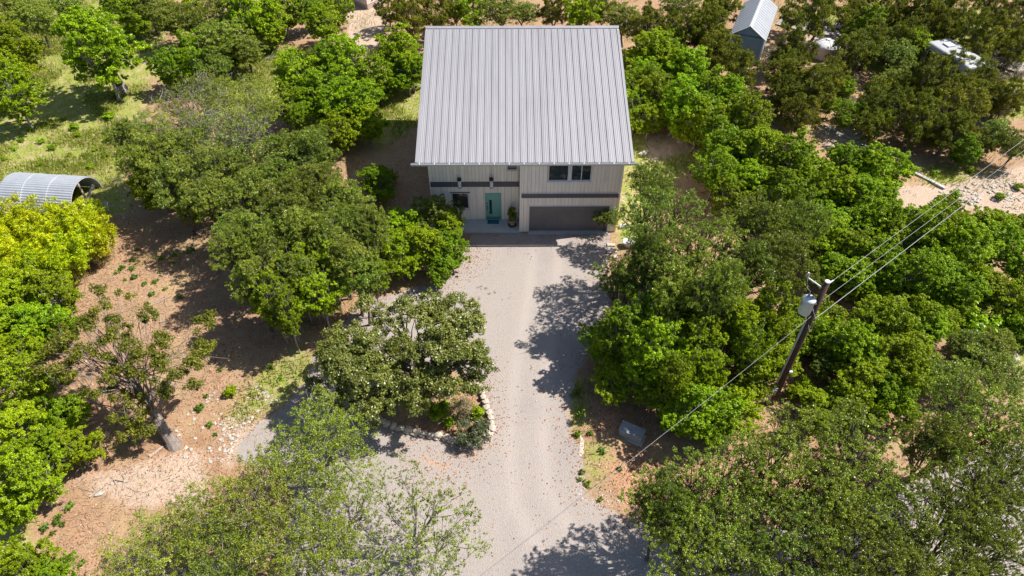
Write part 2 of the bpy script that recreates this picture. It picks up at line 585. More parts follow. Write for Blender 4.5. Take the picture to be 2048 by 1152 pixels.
ca.data.foreach_set('color', np.column_stack([g_, v_, e_, o_]).astype(np.float32).ravel())
gm.materials.append(M['ground'])
tag(link('ground', gm), kind='structure')


def ground_z(p):
    ds = np.maximum(sdf(p, DRIVE), -sdf(p, ISLAND))
    hd = np.maximum(np.abs(p[:, 0] + .4) - 7.5, np.abs(p[:, 1] - 7) - 9)
    fl = np.clip(np.minimum((ds - .3) / 1.0, hd / 1.5), 0, 1)
    return ((vnoise(p, .35, 1) - .5) * .16 + (vnoise(p, 1.3, 2) - .5) * .09) * fl


# the gravel driveway: a sheet a little above the soil, ragged edge
dx_ = np.arange(-14, 42.01, .2)
dy_ = np.arange(-28.5, .3, .2)
GX, GY = np.meshgrid(dx_, dy_)
dp = np.stack([GX.ravel(), GY.ravel()], 1)
dd = drive_sdf(dp)
hgt = .05
grad = np.stack([(drive_sdf(dp + [hgt, 0]) - dd) / hgt, (drive_sdf(dp + [0, hgt]) - dd) / hgt], 1)
gl = np.maximum((grad * grad).sum(1), .3)
nx, ny = len(dx_), len(dy_)
idx = np.arange(nx * ny).reshape(ny, nx)
fq = np.stack([idx[:-1, :-1], idx[:-1, 1:], idx[1:, 1:], idx[1:, :-1]], -1).reshape(-1, 4)
keep = (dd[fq] < 0).any(1)
fq = fq[keep]
out = dd > 0
mv = -np.clip(dd, 0, .2)[:, None] * grad / gl[:, None]
dp2 = dp + np.where(out[:, None], mv, 0)
use = np.unique(fq)
remap = -np.ones(len(dp), int)
remap[use] = np.arange(len(use))
dm = bpy.data.meshes.new('gravel_driveway')
dz = .012 + (vnoise(dp2[use], .8, 5) - .5) * .012
dm.from_pydata(np.column_stack([dp2[use], dz]).tolist(), [], remap[fq].tolist())
ow = region_w(dp2[use], ORANGE, 1.6)
edge_l = np.clip(.42 + dd[use] / 1.6, 0, .42)
oak_l = region_w(dp2[use], [poly([(760, 880), (980, 890), (1060, 960), (1000, 1040), (820, 990)]), poly([(1260, 1040), (1500, 1060), (1700, 1040), (1600, 1150), (1300, 1120)])], 3.0) * .36
lw = np.maximum(np.maximum(ow * .55, edge_l * .9), oak_l * .9)
TRK = np.array([at(u, v) for u, v in ((1095, 470), (1085, 600), (1062, 740), (1052, 880), (1062, 1000), (1120, 1090), (1230, 1180))])
td = np.full(len(use), 9.0)
for i in range(len(TRK) - 1):
    e_v = TRK[i + 1] - TRK[i]
    w_v = dp2[use] - TRK[i]
    k_v = np.clip((w_v @ e_v) / (e_v @ e_v), 0, 1)
    td = np.minimum(td, np.linalg.norm(w_v - k_v[:, None] * e_v, axis=1))
trk = np.exp(-((td - .8) / .33) ** 2)
ca = dm.attributes.new('mask', 'FLOAT_COLOR', 'POINT')
ca.data.foreach_set('color', np.column_stack([lw, trk, lw * 0, lw * 0 + 1]).astype(np.float32).ravel())
dm.materials.append(M['gravel'])
tag(link('gravel_driveway', dm), kind='structure')

# ------------------------------------------------------------------ the house
XL, XR, XC = -6.17, 5.46, -0.62          # left wall, right wall, garage corner
RC = 1.16                                 # recess of the entrance wall
EZ, EO, RY, RZ = 5.66, -0.41, 10.23, 8.80
SL = (RZ - EZ) / (RY - EO)
EXL, EXR = -6.62, 5.88


def roof_z(y):
    return EZ + (y - EO) * SL


house = thing('house', 'two storey cream house with a big grey standing seam metal roof', 'house')
core = MB()
# inner core, set back from the boards; the roof line slopes
for x0, x1, y0 in ((XL + .06, XC + .1, RC + .22), (XC + .1, XR - .06, .22)):
    zf, zr, zb = roof_z(y0) - .22, RZ - .22, RZ - 2.35
    yb = 13.6
    vs = []
    for x in (x0, x1):
        vs += [(x, y0, 0), (x, yb, 0), (x, yb, zb), (x, RY, zr), (x, y0, zf)]
    core.add(vs, [(0, 4, 3, 2, 1), (5, 6, 7, 8, 9), (0, 5, 9, 4), (4, 9, 8, 3), (3, 8, 7, 2), (2, 7, 6, 1), (1, 6, 5, 0)])
wall = core.obj('wall', M['groove'], house)
ubox = MB().box(-.5, .5, -.5, .5, -.5, .5).mesh('siding_board', M['siding'])


def board(x0, x1, y0, y1, z0, z1, parent, mesh=None, name='siding_board'):
    o = link(name, mesh or ubox, parent)
    o.location = ((x0 + x1) / 2, (y0 + y1) / 2, (z0 + z1) / 2)
    o.scale = (x1 - x0, y1 - y0, z1 - z0)
    return o


def boards(x0, x1, z0, z1, y, pitch, xs0):
    """vertical boards between x0 and x1 on the plane y, joints on the grid xs0+k*pitch"""
    k = math.ceil((x0 - xs0) / pitch + 1e-6)
    cuts = [x0]
    while xs0 + k * pitch < x1 - .02:
        if xs0 + k * pitch > x0 + .02:
            cuts.append(xs0 + k * pitch)
        k += 1
    cuts.append(x1)
    for a, b in zip(cuts[:-1], cuts[1:]):
        j = .5 * ((int(a * 977) % 7) / 7 - .5) * .006
        board(a + .006, b - .006, y + j, y + .03 + j, z0, z1, wall)


# garage block, plane y=0
PG = .228
GD0, GD1, GDT = -.02, 4.92, 2.10
ztop = roof_z(0) - .2
boards(XC + .09, GD0 - .07, .05, 2.75, 0, PG, XC)
boards(GD1 + .07, XR - .09, .05, 2.75, 0, PG, XC)
boards(GD0 - .07, GD1 + .07, GDT + .08, 2.75, 0, PG, XC)
W1, W2, WZ0, WZ1 = (1.02, 2.26), (2.36, 3.60), 3.99, 5.28
boards(XC + .09, XR - .09, 3.11, WZ0 - .07, 0, PG, XC)
boards(XC + .09, W1[0] - .01, WZ0 - .07, ztop, 0, PG, XC)
boards(W2[1] + .01, XR - .09, WZ0 - .07, ztop, 0, PG, XC)
boards(W1[0] - .01, W2[1] + .01, WZ1 + .02, ztop, 0, PG, XC)
# entrance wall, plane y=RC
PE = .44
WL = (-4.89, -3.79, .98, 2.29)
DR = (-2.73, -1.82, .10, 2.20)
SW = (-1.42, -.74, 3.95, 4.47)
ztl = roof_z(RC) - .2
boards(XL + .05, WL[0] - .01, .12, 2.73, RC, PE, XL + .2)
boards(WL[0] - .01, WL[1] + .01, .12, WL[2] - .06, RC, PE, XL + .2)
boards(WL[0] - .01, WL[1] + .01, WL[3] + .04, 2.73, RC, PE, XL + .2)
boards(WL[1] + .01, DR[0] - .05, .12, 2.73, RC, PE, XL + .2)
boards(DR[0] - .05, DR[1] + .05, DR[3] + .05, 2.73, RC, PE, XL + .2)
boards(DR[1] + .05, XC - .02, .12, 2.73, RC, PE, XL + .2)
boards(XL + .05, SW[0] - .01, 3.11, ztl, RC, PE / 2, XL + .2)
boards(SW[1] + .01, XC - .02, 3.11, ztl, RC, PE / 2, XL + .2)
boards(SW[0] - .01, SW[1] + .01, 3.11, SW[2] - .05, RC, PE / 2, XL + .2)
boards(SW[0] - .01, SW[1] + .01, SW[3] + .02, ztl, RC, PE / 2, XL + .2)
# return wall beside the porch and corner posts
for k in range(4):
    board(XC, XC + .03, .06 + k * .28, .06 + (k + 1) * .28 - .01, .05, roof_z(.1) - .2, wall)
for x0, x1, y0, y1, z1 in ((XC - .012, XC + .09, -.012, .05, ztop), (XR - .09, XR + .012, -.012, .05, ztop), (XL - .012, XL + .05, RC - .012, RC + .05, ztl)):
    MB().box(x0, x1, y0, y1, .03, z1).obj('corner_trim', M['siding'], house)
# side and back walls: ribbed boards
for xw, sg, ya in ((XL, -1, RC + .06), (XR, 1, .06)):
    k = 0
    y = ya
    while y < 13.5:
        y2 = min(y + .45, 13.55)
        zt = roof_z((y + y2) / 2) if y2 < RY else RZ - ((y + y2) / 2 - RY) * .6
        board(min(xw, xw - sg * .03), max(xw, xw - sg * .03), y, y2 - .012, .05, zt - .25, wall)
        y = y2
x = XL
while x < XR - .05:
    x2 = min(x + .45, XR)
    board(x, x2 - .012, 13.6, 13.63, .05, RZ - 2.5, wall)
    x = x2
# bands
MB().box(XC + .092, XR - .092, -.03, .028, 2.752, 3.085).obj('band', M['band'], house)
MB().box(XC + .08, XR - .08, -.05, .026, 3.086, 3.108).obj('band_flashing', M['galv'], house)
MB().box(XL + .052, XC - .014, RC - .03, RC + .028, 2.732, 3.085).obj('band', M['band'], house)
MB().box(XL + .052, XC - .014, RC - .04, RC + .026, 3.086, 3.108).obj('band_flashing', M['band'], house)


def window(x0, x1, z0, z1, y, panes, header=False):
    w = .065
    fr = MB()
    fr.box(x0, x0 + w, y - .035, y + .1, z0, z1).box(x1 - w, x1, y - .035, y + .1, z0, z1)
    fr.box(x0 + w, x1 - w, y - .033, y + .1, z1 - w, z1).box(x0 + w, x1 - w, y - .033, y + .1, z0, z0 + w)
    win = fr.obj('window', M['trim'], house)
    n = len(panes) - 1
    for i in range(n):
        a = x0 + w + (x1 - x0 - 2 * w) * panes[i]
        b = x0 + w + (x1 - x0 - 2 * w) * panes[i + 1]
        MB().box(a + .004, b - .004, y + .04, y + .055, z0 + w + .004, z1 - w - .004).obj('pane', M['glass'], win)
        if i:
            MB().box(a - .025, a + .025, y - .01, y + .07, z0 + w + .002, z1 - w - .002).obj('mullion', M['trim'], win)
    MB().box(x0 - .03, x1 + .03, y - .07, y - .036, z0 - .045, z0 + .012).obj('sill', M['trim'], win)
    if header:
        MB().box(x0 - .1, x1 + .1, y - .06, y - .0365, z1 + .0, z1 + .035).obj('head_flashing', M['band'], win)


window(W1[0], W1[1], WZ0, WZ1, 0, [0, 1])
window(W2[0], W2[1], WZ0, WZ1, 0, [0, .52, 1])
MB().box(W1[1] + .002, W2[0] - .002, -.03, .05, WZ0, WZ1).obj('mullion_trim', M['trim'], house)
window(WL[0], WL[1], WL[2], WL[3], RC, [0, 1], True)
window(SW[0], SW[1], SW[2], SW[3], RC, [0, 1])
# garage door: jamb, four sections
jb = MB().box(GD0 - .068, GD0, -.015, .16, .05, GDT).box(GD1, GD1 + .068, -.015, .16, .05, GDT).box(GD0 - .068, GD1 + .068, -.02, .16, GDT + .001, GDT + .078)
gdoor = jb.obj('garage_door', M['trim'], house)
sh = (GDT - .07) / 4
for k in range(4):
    z0 = .07 + k * sh
    s = MB().box(GD0 + .004, GD1 - .004, .10, .14, z0 + .006, z0 + sh - .006)
    s.box(GD0 + .004, GD1 - .004, .094, .101, z0 + sh * .30, z0 + sh * .36)
    s.box(GD0 + .004, GD1 - .004, .094, .101, z0 + sh * .64, z0 + sh * .70)
    s.obj('door_section', M['garage'], gdoor)
MB().box(GD0 - .05, GD1 + .05, -.22, .14, .0, .062).obj('garage_apron', M['concrete'], house)
# front door
fd = MB().box(DR[0] - .045, DR[0], RC - .02, RC + .14, .102, DR[3]).box(DR[1], DR[1] + .045, RC - .02, RC + .14, .102, DR[3]).box(DR[0] - .045, DR[1] + .045, RC - .024, RC + .14, DR[3] + .001, DR[3] + .045).obj('front_door', M['teal'], house)
lf = MB().box(DR[0] + .004, DR[1] - .004, RC + .05, RC + .095, .20, DR[3] - .005).obj('door_leaf', M['teal'], fd)
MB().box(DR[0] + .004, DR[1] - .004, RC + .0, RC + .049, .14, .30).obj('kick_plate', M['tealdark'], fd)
MB().box(DR[0] + .004, DR[1] - .004, RC + .03, RC + .1, .102, .139).obj('threshold', M['slab'], fd)
MB().box(-2.53, -2.37, RC + .035, RC + .049, .55, 1.66).obj('pane', M['glass'], fd)
hd = MB().tube([(-2.66, RC + .0, .90), (-2.66, RC + .0, 1.28)], .018, 6).box(-2.675, -2.645, RC, RC + .05, .93, .96).box(-2.675, -2.645, RC, RC + .05, 1.22, 1.25)
hd.box(-2.685, -2.635, RC + .02, RC + .05, 1.36, 1.46)
hd.obj('handle', M['black'], fd)
# wall lamps
for lx in (-4.31, -2.35):
    lampo = MB().box(lx - .05, lx + .05, RC - .09, RC - .031, 2.98, 3.2).obj('wall_lamp', M['black'], house)
    MB().lathe([(.098, 0), (.105, .03), (.105, .50)], 14, (lx, RC - .2, 2.86)).obj('shade', M['lampglass'], lampo, True)
    MB().lathe([(.125, 0), (.135, .02), (.135, .13), (.09, .17)], 14, (lx, RC - .2, 3.362)).obj('cap', M['black'], lampo)
    MB().lathe([(.11, 0), (.115, .035)], 14, (lx, RC - .2, 2.82)).obj('base_ring', M['black'], lampo)
    MB().tube([(lx, RC - .011, 3.55), (lx, RC - .011, 5.7)], .009, 5).obj('upright_tube', M['groove'], lampo)  # thin dark vertical line up the wall above the lamp
# porch slab
MB().box(XL - .1, XC - .016, -.08, RC + .2, -.05, .10).obj('porch_slab', M['slab'], house)
# roof
th = .05
rf = MB()
vs = []
for x in (EXL, EXR):
    vs += [(x, EO, EZ - th - .12), (x, RY, RZ - th - .12), (x, 14.2, RZ - 2.4 - .12), (x, 14.2, RZ - 2.4), (x, RY, RZ - th), (x, EO, EZ - th)]
rf.add(vs, [(0, 5, 4, 3, 2, 1), (6, 7, 8, 9, 10, 11), (0, 1, 7, 6), (1, 2, 8, 7), (2, 3, 9, 8), (3, 4, 10, 9), (4, 5, 11, 10), (5, 0, 6, 11)])
roof = rf.obj('roof', M['trim'], house)
NP = 29
pw = (EXR - EXL - .2) / NP
# one panel: flat pan, three soft stiffening ribs, an upstanding lock seam on its right
prof = [(0, 0), (.012, 0)]
for cx_ in (.25, .5, .75):
    prof += [(pw * cx_ - .028, 0), (pw * cx_ - .012, .006), (pw * cx_ + .012, .006), (pw * cx_ + .028, 0)]
prof += [(pw - .03, 0), (pw - .030, .042), (pw - .008, .042), (pw - .008, 0.0), (pw - .0005, 0)]
pm = MB()
Ls = math.hypot(RY - EO, RZ - EZ) + .02
n = len(prof)
pm.add([(a, 0, b) for a, b in prof] + [(a, Ls, b) for a, b in prof], [(i, i + 1, n + i + 1, n + i) for i in range(n - 1)])
pmesh = pm.mesh('roof_panel', M['roof'])
pmesh.materials.append(M['seam'])
for p in pmesh.polygons:
    if p.index in (n - 3, n - 2):
        p.material_index = 1
ang = math.atan(SL)
for k in range(NP):
    o = link('roof_panel', pmesh, roof)
    o.location = (EXL + .1 + k * pw, EO - .02, EZ - th + .012)
    o.rotation_euler = (ang, 0, 0)
for k in range(NP):
    o = link('rear_roof_panel', pmesh, roof)
    o.location = (EXR - .1 - k * pw, 14.24, RZ - 2.4 + .012)
    o.rotation_euler = (math.atan2(2.35, 3.97), 0, math.pi)
    o.scale = (1, 4.5 / Ls, 1)
MB().add([(EXL - .02, RY - .17, RZ - .17 * SL + .012), (EXR + .02, RY - .17, RZ - .17 * SL + .012), (EXR + .02, RY, RZ + .05), (EXL - .02, RY, RZ + .05), (EXR + .02, RY + .2, RZ - .10), (EXL - .02, RY + .2, RZ - .10),
          (EXL - .02, RY - .17, RZ - .17 * SL - .03), (EXR + .02, RY - .17, RZ - .17 * SL - .03)],
         [(0, 1, 2, 3), (3, 2, 4, 5), (6, 7, 1, 0)]).obj('ridge_cap', M['roof'], roof)
for x0, x1 in ((EXL - .03, EXL + .11), (EXR - .11, EXR + .03)):
    y0, y1 = EO - .03, RY - .31
    h0, h1 = roof_z(y0) + .012, roof_z(y1) + .012
    MB().add([(x0, y0, h0 - .2), (x1, y0, h0 - .05), (x1, y0, h0), (x0, y0, h0), (x0, y1, h1 - .2), (x1, y1, h1 - .05), (x1, y1, h1), (x0, y1, h1)],
             [(0, 1, 2, 3), (7, 6, 5, 4), (0, 4, 5, 1), (1, 5, 6, 2), (2, 6, 7, 3), (3, 7, 4, 0)]).obj('rake_trim', M['roof'], roof)
gx0, gx1 = EXL - .28, EXR + .22
gt = MB()
gpf = [(0, .0), (-.012, -.13), (-.10, -.14), (-.14, -.02), (-.15, .0), (-.135, .0), (-.095, -.12), (-.02, -.115), (-.012, .0)]
n = len(gpf)
gt.add([(gx0, EO - .045 + a, EZ - .045 + b) for a, b in gpf] + [(gx1, EO - .045 + a, EZ - .045 + b) for a, b in gpf], [(i, (i + 1) % n, n + (i + 1) % n, n + i) for i in range(n)] + [tuple(range(n))[::-1], tuple(range(n, 2 * n))])
gut = gt.obj('gutter', M['gutter'], house)
for k in range(15):
    gx = gx0 + .5 + k * (gx1 - gx0 - 1) / 14
    MB().box(gx - .02, gx + .02, EO - .19, EO - .05, EZ - .044, EZ - .034).obj('gutter_hanger', M['trim'], gut)

# things on the porch
mt = MB().box(-2.67, -1.93, .72, 1.12, .101, .118)
for k in range(9):
    mt.box(-2.65, -1.95, .735 + k * .042, .755 + k * .042, .1181, .122)
tag(mt.obj('door_mat', M['mat']), 'dark blue door mat lying before the teal front door', 'mat')

# ------------------------------------------------------------------ foliage generators
RNG = np.random.RandomState(11)


def leaves(centers, radii, per, L, W, rng, flat=.75, up=.55, outw=.5, sub=5, subr=.42, jit=.75, droop=0.0, along=None, reach=.95):
    """rhombic leaves gathered in small sprays inside each clump -> (n,4,3) quads, tint"""
    C, R = np.asarray(centers, float), np.asarray(radii, float)
    K = len(C)
    cnt = np.maximum((per * (R / R.mean()) ** 2).astype(int), 8)
    ci = np.repeat(np.arange(K), cnt)
    N = len(ci)
    # spray centres on the clump's shell
    S = sub
    d = rng.normal(size=(K, S, 3))
    d /= np.linalg.norm(d, axis=2, keepdims=True)
    d[:, :, 2] = np.abs(d[:, :, 2]) * .9 - .25
    sr = R[:, None] * (.4 + (reach - .4) * rng.rand(K, S))
    SC = d * sr[..., None] * [1, 1, flat]
    si = rng.randint(0, S, N)
    q = rng.normal(size=(N, 3))
    q /= np.linalg.norm(q, axis=1, keepdims=True)
    rr = rng.rand(N) ** .45 * subr * R[ci]
    loc = SC[ci, si] + q * rr[:, None] * [1, 1, flat]
    pos = C[ci] + loc
    outn = loc / (np.linalg.norm(loc, axis=1, keepdims=True) + 1e-6)
    nrm = outn * outw + np.array([0, 0, up]) + rng.normal(size=(N, 3)) * jit * .8
    nrm /= np.linalg.norm(nrm, axis=1, keepdims=True)
    a = rng.normal(size=(N, 3))
    if along is not None:
        a = a * .5 + np.array(along)
    a -= (a * nrm).sum(1, keepdims=True) * nrm
    a /= np.linalg.norm(a, axis=1, keepdims=True)
    b = np.cross(nrm, a)
    sz = (.65 + .7 * rng.rand(N))[:, None]
    l, w = L * sz * .5, W * sz * .5
    fold = nrm * (w * .45)
    V = np.stack([pos - a * l - nrm * droop * l, pos + b * w + fold - a * l * .1, pos + a * l - nrm * (droop + .25) * l, pos - b * w + fold - a * l * .1], 1)
    spray_t = rng.rand(K, S)
    clump_t = rng.rand(K)
    tint = np.clip(.22 * spray_t[ci, si] + .34 * clump_t[ci] + .44 * rng.rand(N), 0, 1)
    return V, tint


def limb(mb, a, b, r0, r1, rng, bend=.12, n=5, sides=5):
    a, b = np.array(a, float), np.array(b, float)
    L = np.linalg.norm(b - a)
    o1, o2 = rng.normal(size=3) * bend * L, rng.normal(size=3) * bend * L
    pts, rad = [], []
    for i in range(n):
        s = i / (n - 1)
        p = a * (1 - s) + b * s + o1 * s * (1 - s) * (1 - s) * 4 * .6 + o2 * s * s * (1 - s) * 4 * .6
        pts.append(p)
        rad.append(r0 * (1 - s) + r1 * s)
    mb.tube(pts, rad, sides, False)
    return pts


def make_trunk(centers, base, fork, r, rng, mains=5, tw=.05, sides=7, twigs=0, twr=.5):
    """bole from base to fork, main limbs, then branches out to every clump"""
    mb = MB()
    C = np.asarray(centers, float)
    fork = np.array(fork, float)
    bole = limb(mb, base, fork, r, r * .72, rng, .05, 6, sides)
    mb.tube([np.array(base) + [0, 0, -.1], np.array(base) + [0, 0, .25]], [r * 1.5, r * .99], sides, False)
    ang = rng.rand() * 6.28 + np.arange(mains) * 6.283 / mains
    rel = C - fork
    ca_ = np.arctan2(rel[:, 1], rel[:, 0])
    grp = np.argmin(np.abs((ca_[:, None] - ang[None] + math.pi) % (2 * math.pi) - math.pi), 1)
    for g in range(mains):
        mem = C[grp == g]
        if not len(mem):
            continue
        tgt = mem.mean(0)
        mid = fork + (tgt - fork) * .75
        pts = limb(mb, fork, mid, r * .55, r * .3, rng, .12, 6, 6)
        for c in mem:
            st = pts[rng.randint(2, len(pts))]
            bp = limb(mb, st, c, r * .2, max(.008, r * .05), rng, .14, 5, 4)
            for _ in range(twigs):
                e = c + rng.normal(size=3) * twr * .55
                limb(mb, bp[rng.randint(2, 5)], e, max(.010, r * .06), .005, rng, .15, 4, 3)
    return mb


def crown_points(n, R, zc, hz, rng, inner=.35, lump=.25, zmin=.4):
    pts = []
    ph = rng.rand(4) * 6.28
    tries = 0
    md = 1.5 * R / n ** (1 / 3) * .62
    while len(pts) < n and tries < 6000:
        tries += 1
        d = rng.normal(size=3)
        d /= np.linalg.norm(d)
        a = math.atan2(d[1], d[0])
        k = 1 + lump * (.6 * math.sin(2 * a + ph[0]) + .5 * math.sin(3 * a + ph[1]) + .4 * math.sin(5 * a + ph[2] + 2 * d[2]))
        rr = (inner + (1 - inner) * rng.rand() ** .6)
        p = np.array([d[0] * R * rr * k, d[1] * R * rr * k, zc + d[2] * hz * rr * (1 + .12 * math.sin(3 * a + ph[3]))])
        if p[2] < zmin:
            continue
        if all(np.linalg.norm(p - q) > md for q in pts):
            pts.append(p)
        elif tries > 3000:
            md *= .995
    return np.array(pts)


PROTO = {}


def proto(key, R, zc, trunk_mesh, leaf_mesh):
    PROTO[key] = dict(R=R, zc=zc, trunk=trunk_mesh, crown=leaf_mesh)


def build_protos():
    # bright elms and other broad-leaved saplings: tall leafy crowns reaching low
    for k in range(8):
        rng = np.random.RandomState(100 + k)
        R, zc, hz = 2.0, 2.9 + .3 * (k % 2), 1.8 + .2 * (k % 4)
        C = crown_points(112, R * .92, zc, hz, rng, .35, .34, .7)
        rad = .20 + .36 * rng.rand(len(C)) ** 1.3
        V, tn = leaves(C, rad, 370, .095, .060, rng, flat=.85, up=.5, outw=.22, sub=12, subr=.30, reach=1.25)
        tm = make_trunk(C, (0, 0, 0), (rng.normal() * .1, rng.normal() * .1, 1.3), .095, rng, 4)
        proto('elm%d' % k, R, zc, tm.mesh('trunk', M['palebark']), quads_mesh('crown', V, M['elm'], tn))
    # live oaks, medium
    for k in range(6):
        rng = np.random.RandomState(200 + k)
        R, zc, hz = 2.6, 3.6, 1.7
        C = crown_points(86, R * .9, zc, hz, rng, .35, .3, 1.2)
        rad = .26 + .42 * rng.rand(len(C))
        V, tn = leaves(C, rad, 500, .08, .050, rng, flat=.75, up=.45, outw=.15, sub=14, subr=.28, reach=1.3)
        tm = make_trunk(C, (0, 0, 0), (rng.normal() * .2, rng.normal() * .2, 1.5), .16, rng, 5, twigs=1)
        proto('oak%d' % k, R, zc, tm.mesh('trunk', M['bark']), quads_mesh('crown', V, M['oak'], tn))
    # wide spreading live oaks with open gaps and visible limbs
    for k in range(3):
        rng = np.random.RandomState(300 + k)
        R, zc, hz = 4.2, 4.6, 1.8
        C = crown_points(120, R * .92, zc, hz * .85, rng, .3, .34, 2.2)
        rad = .26 + .42 * rng.rand(len(C))
        V, tn = leaves(C, rad, 350, .084, .052, rng, flat=.6, up=.45, outw=.15, sub=14, subr=.26, reach=1.35)
        tm = make_trunk(C, (0, 0, 0), (rng.normal() * .3, rng.normal() * .3, 1.9), .24, rng, 6, twigs=2)
        proto('wide%d' % k, R, zc, tm.mesh('trunk', M['bark']), quads_mesh('crown', V, M['oak'], tn))
    # thin pale oaks: light foliage, grey twigs showing
    for k in range(3):
        rng = np.random.RandomState(400 + k)
        R, zc, hz = 3.4, 4.3, 1.6
        C = crown_points(80, R * .9, zc, hz, rng, .25, .3, 2.0)
        rad = .45 + .32 * rng.rand(len(C))
        V, tn = leaves(C, rad, 240, .085, .052, rng, flat=.65, up=.5, outw=.4, sub=14, subr=.26, reach=1.3)
        tm = make_trunk(C, (0, 0, 0), (rng.normal() * .3, rng.normal() * .3, 1.8), .19, rng, 6, twigs=2, twr=.6)
        proto('pale%d' % k, R, zc, tm.mesh('trunk', M['palebark']), quads_mesh('crown', V, M['sparse'], tn))
    for k in range(2):
        rng = np.random.RandomState(470 + k)
        R, zc, hz = 3.4, 4.3, 1.5
        C = crown_points(80, R * .92, zc, hz, rng, .3, .35, 2.2)
        rad = .35 + .35 * rng.rand(len(C))
        V, tn = leaves(C, rad, 110, .095, .058, rng, flat=.6, up=.5, outw=.3, sub=14, subr=.26, reach=1.4)
        tm = make_trunk(C, (0, 0, 0), (rng.normal() * .3, rng.normal() * .3, 1.8), .17, rng, 6, twigs=11, twr=.75)
        proto('grey%d' % k, R, zc, tm.mesh('trunk', M['palebark']), quads_mesh('crown', V, M['sparse'], tn))
    for k in range(2):
        rng = np.random.RandomState(450 + k)
        R, zc, hz = 3.4, 4.3, 1.4
        C = crown_points(46, R * .92, zc, hz, rng, .25, .4, 2.2)
        rad = .35 + .35 * rng.rand(len(C))
        V, tn = leaves(C, rad, 95, .105, .062, rng, flat=.6, up=.5, outw=.4, sub=12, subr=.24, reach=1.4)
        tm = make_trunk(C, (0, 0, 0), (rng.normal() * .3, rng.normal() * .3, 1.8), .17, rng, 6, twigs=4, twr=.6)
        proto('open%d' % k, R, zc, tm.mesh('trunk', M['palebark']), quads_mesh('crown', V, M['sparse'], tn))
    # junipers: upswept feathery tufts
    for k in range(4):
        rng = np.random.RandomState(500 + k)
        R, zc, hz = 2.2, 3.1, 2.2
        C = crown_points(64, R * .88, zc, hz, rng, .3, .35, .8)
        rad = .34 + .26 * rng.rand(len(C))
        V, tn = leaves(C, rad, 330, .14, .045, rng, flat=1.15, up=.15, outw=.5, sub=7, subr=.36, jit=1.0, along=(0, 0, 1.1))
        tm = make_trunk(C, (0, 0, 0), (rng.normal() * .2, rng.normal() * .2, 1.0), .14, rng, 5, twigs=2)
        proto('jun%d' % k, R, zc, tm.mesh('trunk', M['cedarbark']), quads_mesh('crown', V, M['juniper'], tn))
    # shrubs
    for k in range(3):
        rng = np.random.RandomState(600 + k)
        R, zc, hz = .9, .75, .6
        C = crown_points(14, R * .8, zc, hz, rng, .3, .3, .2)
        rad = .3 + .15 * rng.rand(len(C))
        V, tn = leaves(C, rad, 170, .14, .085, rng, sub=6, subr=.5)
        tm = make_trunk(C, (0, 0, 0), (0, 0, .2), .03, rng, 4)
        proto('shrub%d' % k, R, zc, tm.mesh('stem', M['bark']), quads_mesh('foliage', V, M['elm'], tn))
    for k in range(2):
        rng = np.random.RandomState(650 + k)
        R, zc, hz = .9, .6, .5
        C = crown_points(16, R * .8, zc, hz, rng, .3, .3, .15)
        rad = .28 + .15 * rng.rand(len(C))
        V, tn = leaves(C, rad, 90, .20, .03, rng, sub=6, subr=.55, along=(0, 0, 1.0), jit=1.1)
        tm = make_trunk(C, (0, 0, 0), (0, 0, .15), .025, rng, 4, twigs=2)
        proto('dry%d' % k, R, zc, tm.mesh('stem', M['cedarbark']), quads_mesh('foliage', V, M['brush'], tn))
    # weeds
    for k in range(3):
        rng = np.random.RandomState(680 + k)
        C = crown_points(6, .2, .14, .1, rng, .2, .3, .05)
        V, tn = leaves(C, np.full(len(C), .15), 26, .13, .06, rng, sub=3, subr=.6)
        tm = make_trunk(C, (0, 0, 0), (0, 0, .05), .008, rng, 3)
        proto('weed%d' % k, .3, .14, tm.mesh('stem', M['culm']), quads_mesh('foliage', V, M['weed'], tn))
    # bamboo
    for k in range(2):
        rng = np.random.RandomState(700 + k)
        mb = MB()
        C = []
        for i in range(46):
            a, rr = rng.rand() * 6.28, rng.rand() ** .5
            b = np.array([math.cos(a) * rr * .8, math.sin(a) * rr * .8, 0])
            h = 2.4 + 1.3 * rng.rand()
            tip = b + np.array([math.cos(a) * (.3 + .7 * rr), math.sin(a) * (.3 + .7 * rr), h])
            mid = b + (tip - b) * .5 + [0, 0, h * .14]
            mb.tube([b, mid, tip], [.013, .010, .004], 5, False)
            for s in (.45, .62, .78, .92, 1.03):
                C.append(b * (1 - s) ** 2 + 2 * s * (1 - s) * (mid) + tip * s * s + rng.normal(size=3) * .08)
        C = np.array(C)
        V, tn = leaves(C, .24 + .1 * rng.rand(len(C)), 58, .19, .042, rng, flat=.8, up=.45, outw=.35, sub=5, subr=.6, jit=1.0)
        proto('bam%d' % k, 1.45, 2.2, mb.mesh('culms', M['culm']), quads_mesh('foliage', V, M['bamboo'], tn))


build_protos()
KIND = dict(elm=('leafy_tree', 'trunk', 'crown', 8), oak=('live_oak', 'trunk', 'crown', 6), wide=('live_oak', 'trunk', 'crown', 3), pale=('pale_oak', 'trunk', 'crown', 3), open=('pale_oak', 'trunk', 'crown', 2), grey=('pale_oak', 'trunk', 'crown', 2),
            jun=('juniper', 'trunk', 'crown', 4), shrub=('shrub', 'stem', 'foliage', 3), dry=('dry_brush', 'stem', 'foliage', 2), weed=('weed', 'stem', 'foliage', 3), bam=('bamboo_clump', 'culms', 'foliage', 2))
CROWN_EXT = dict(elm=1.16, oak=1.16, wide=1.12, pale=1.1, open=1.1, grey=1.1, jun=1.14, shrub=1.1, dry=1.1, weed=1.0, bam=1.12)
PICK = random.Random(5)
COUNT = {}


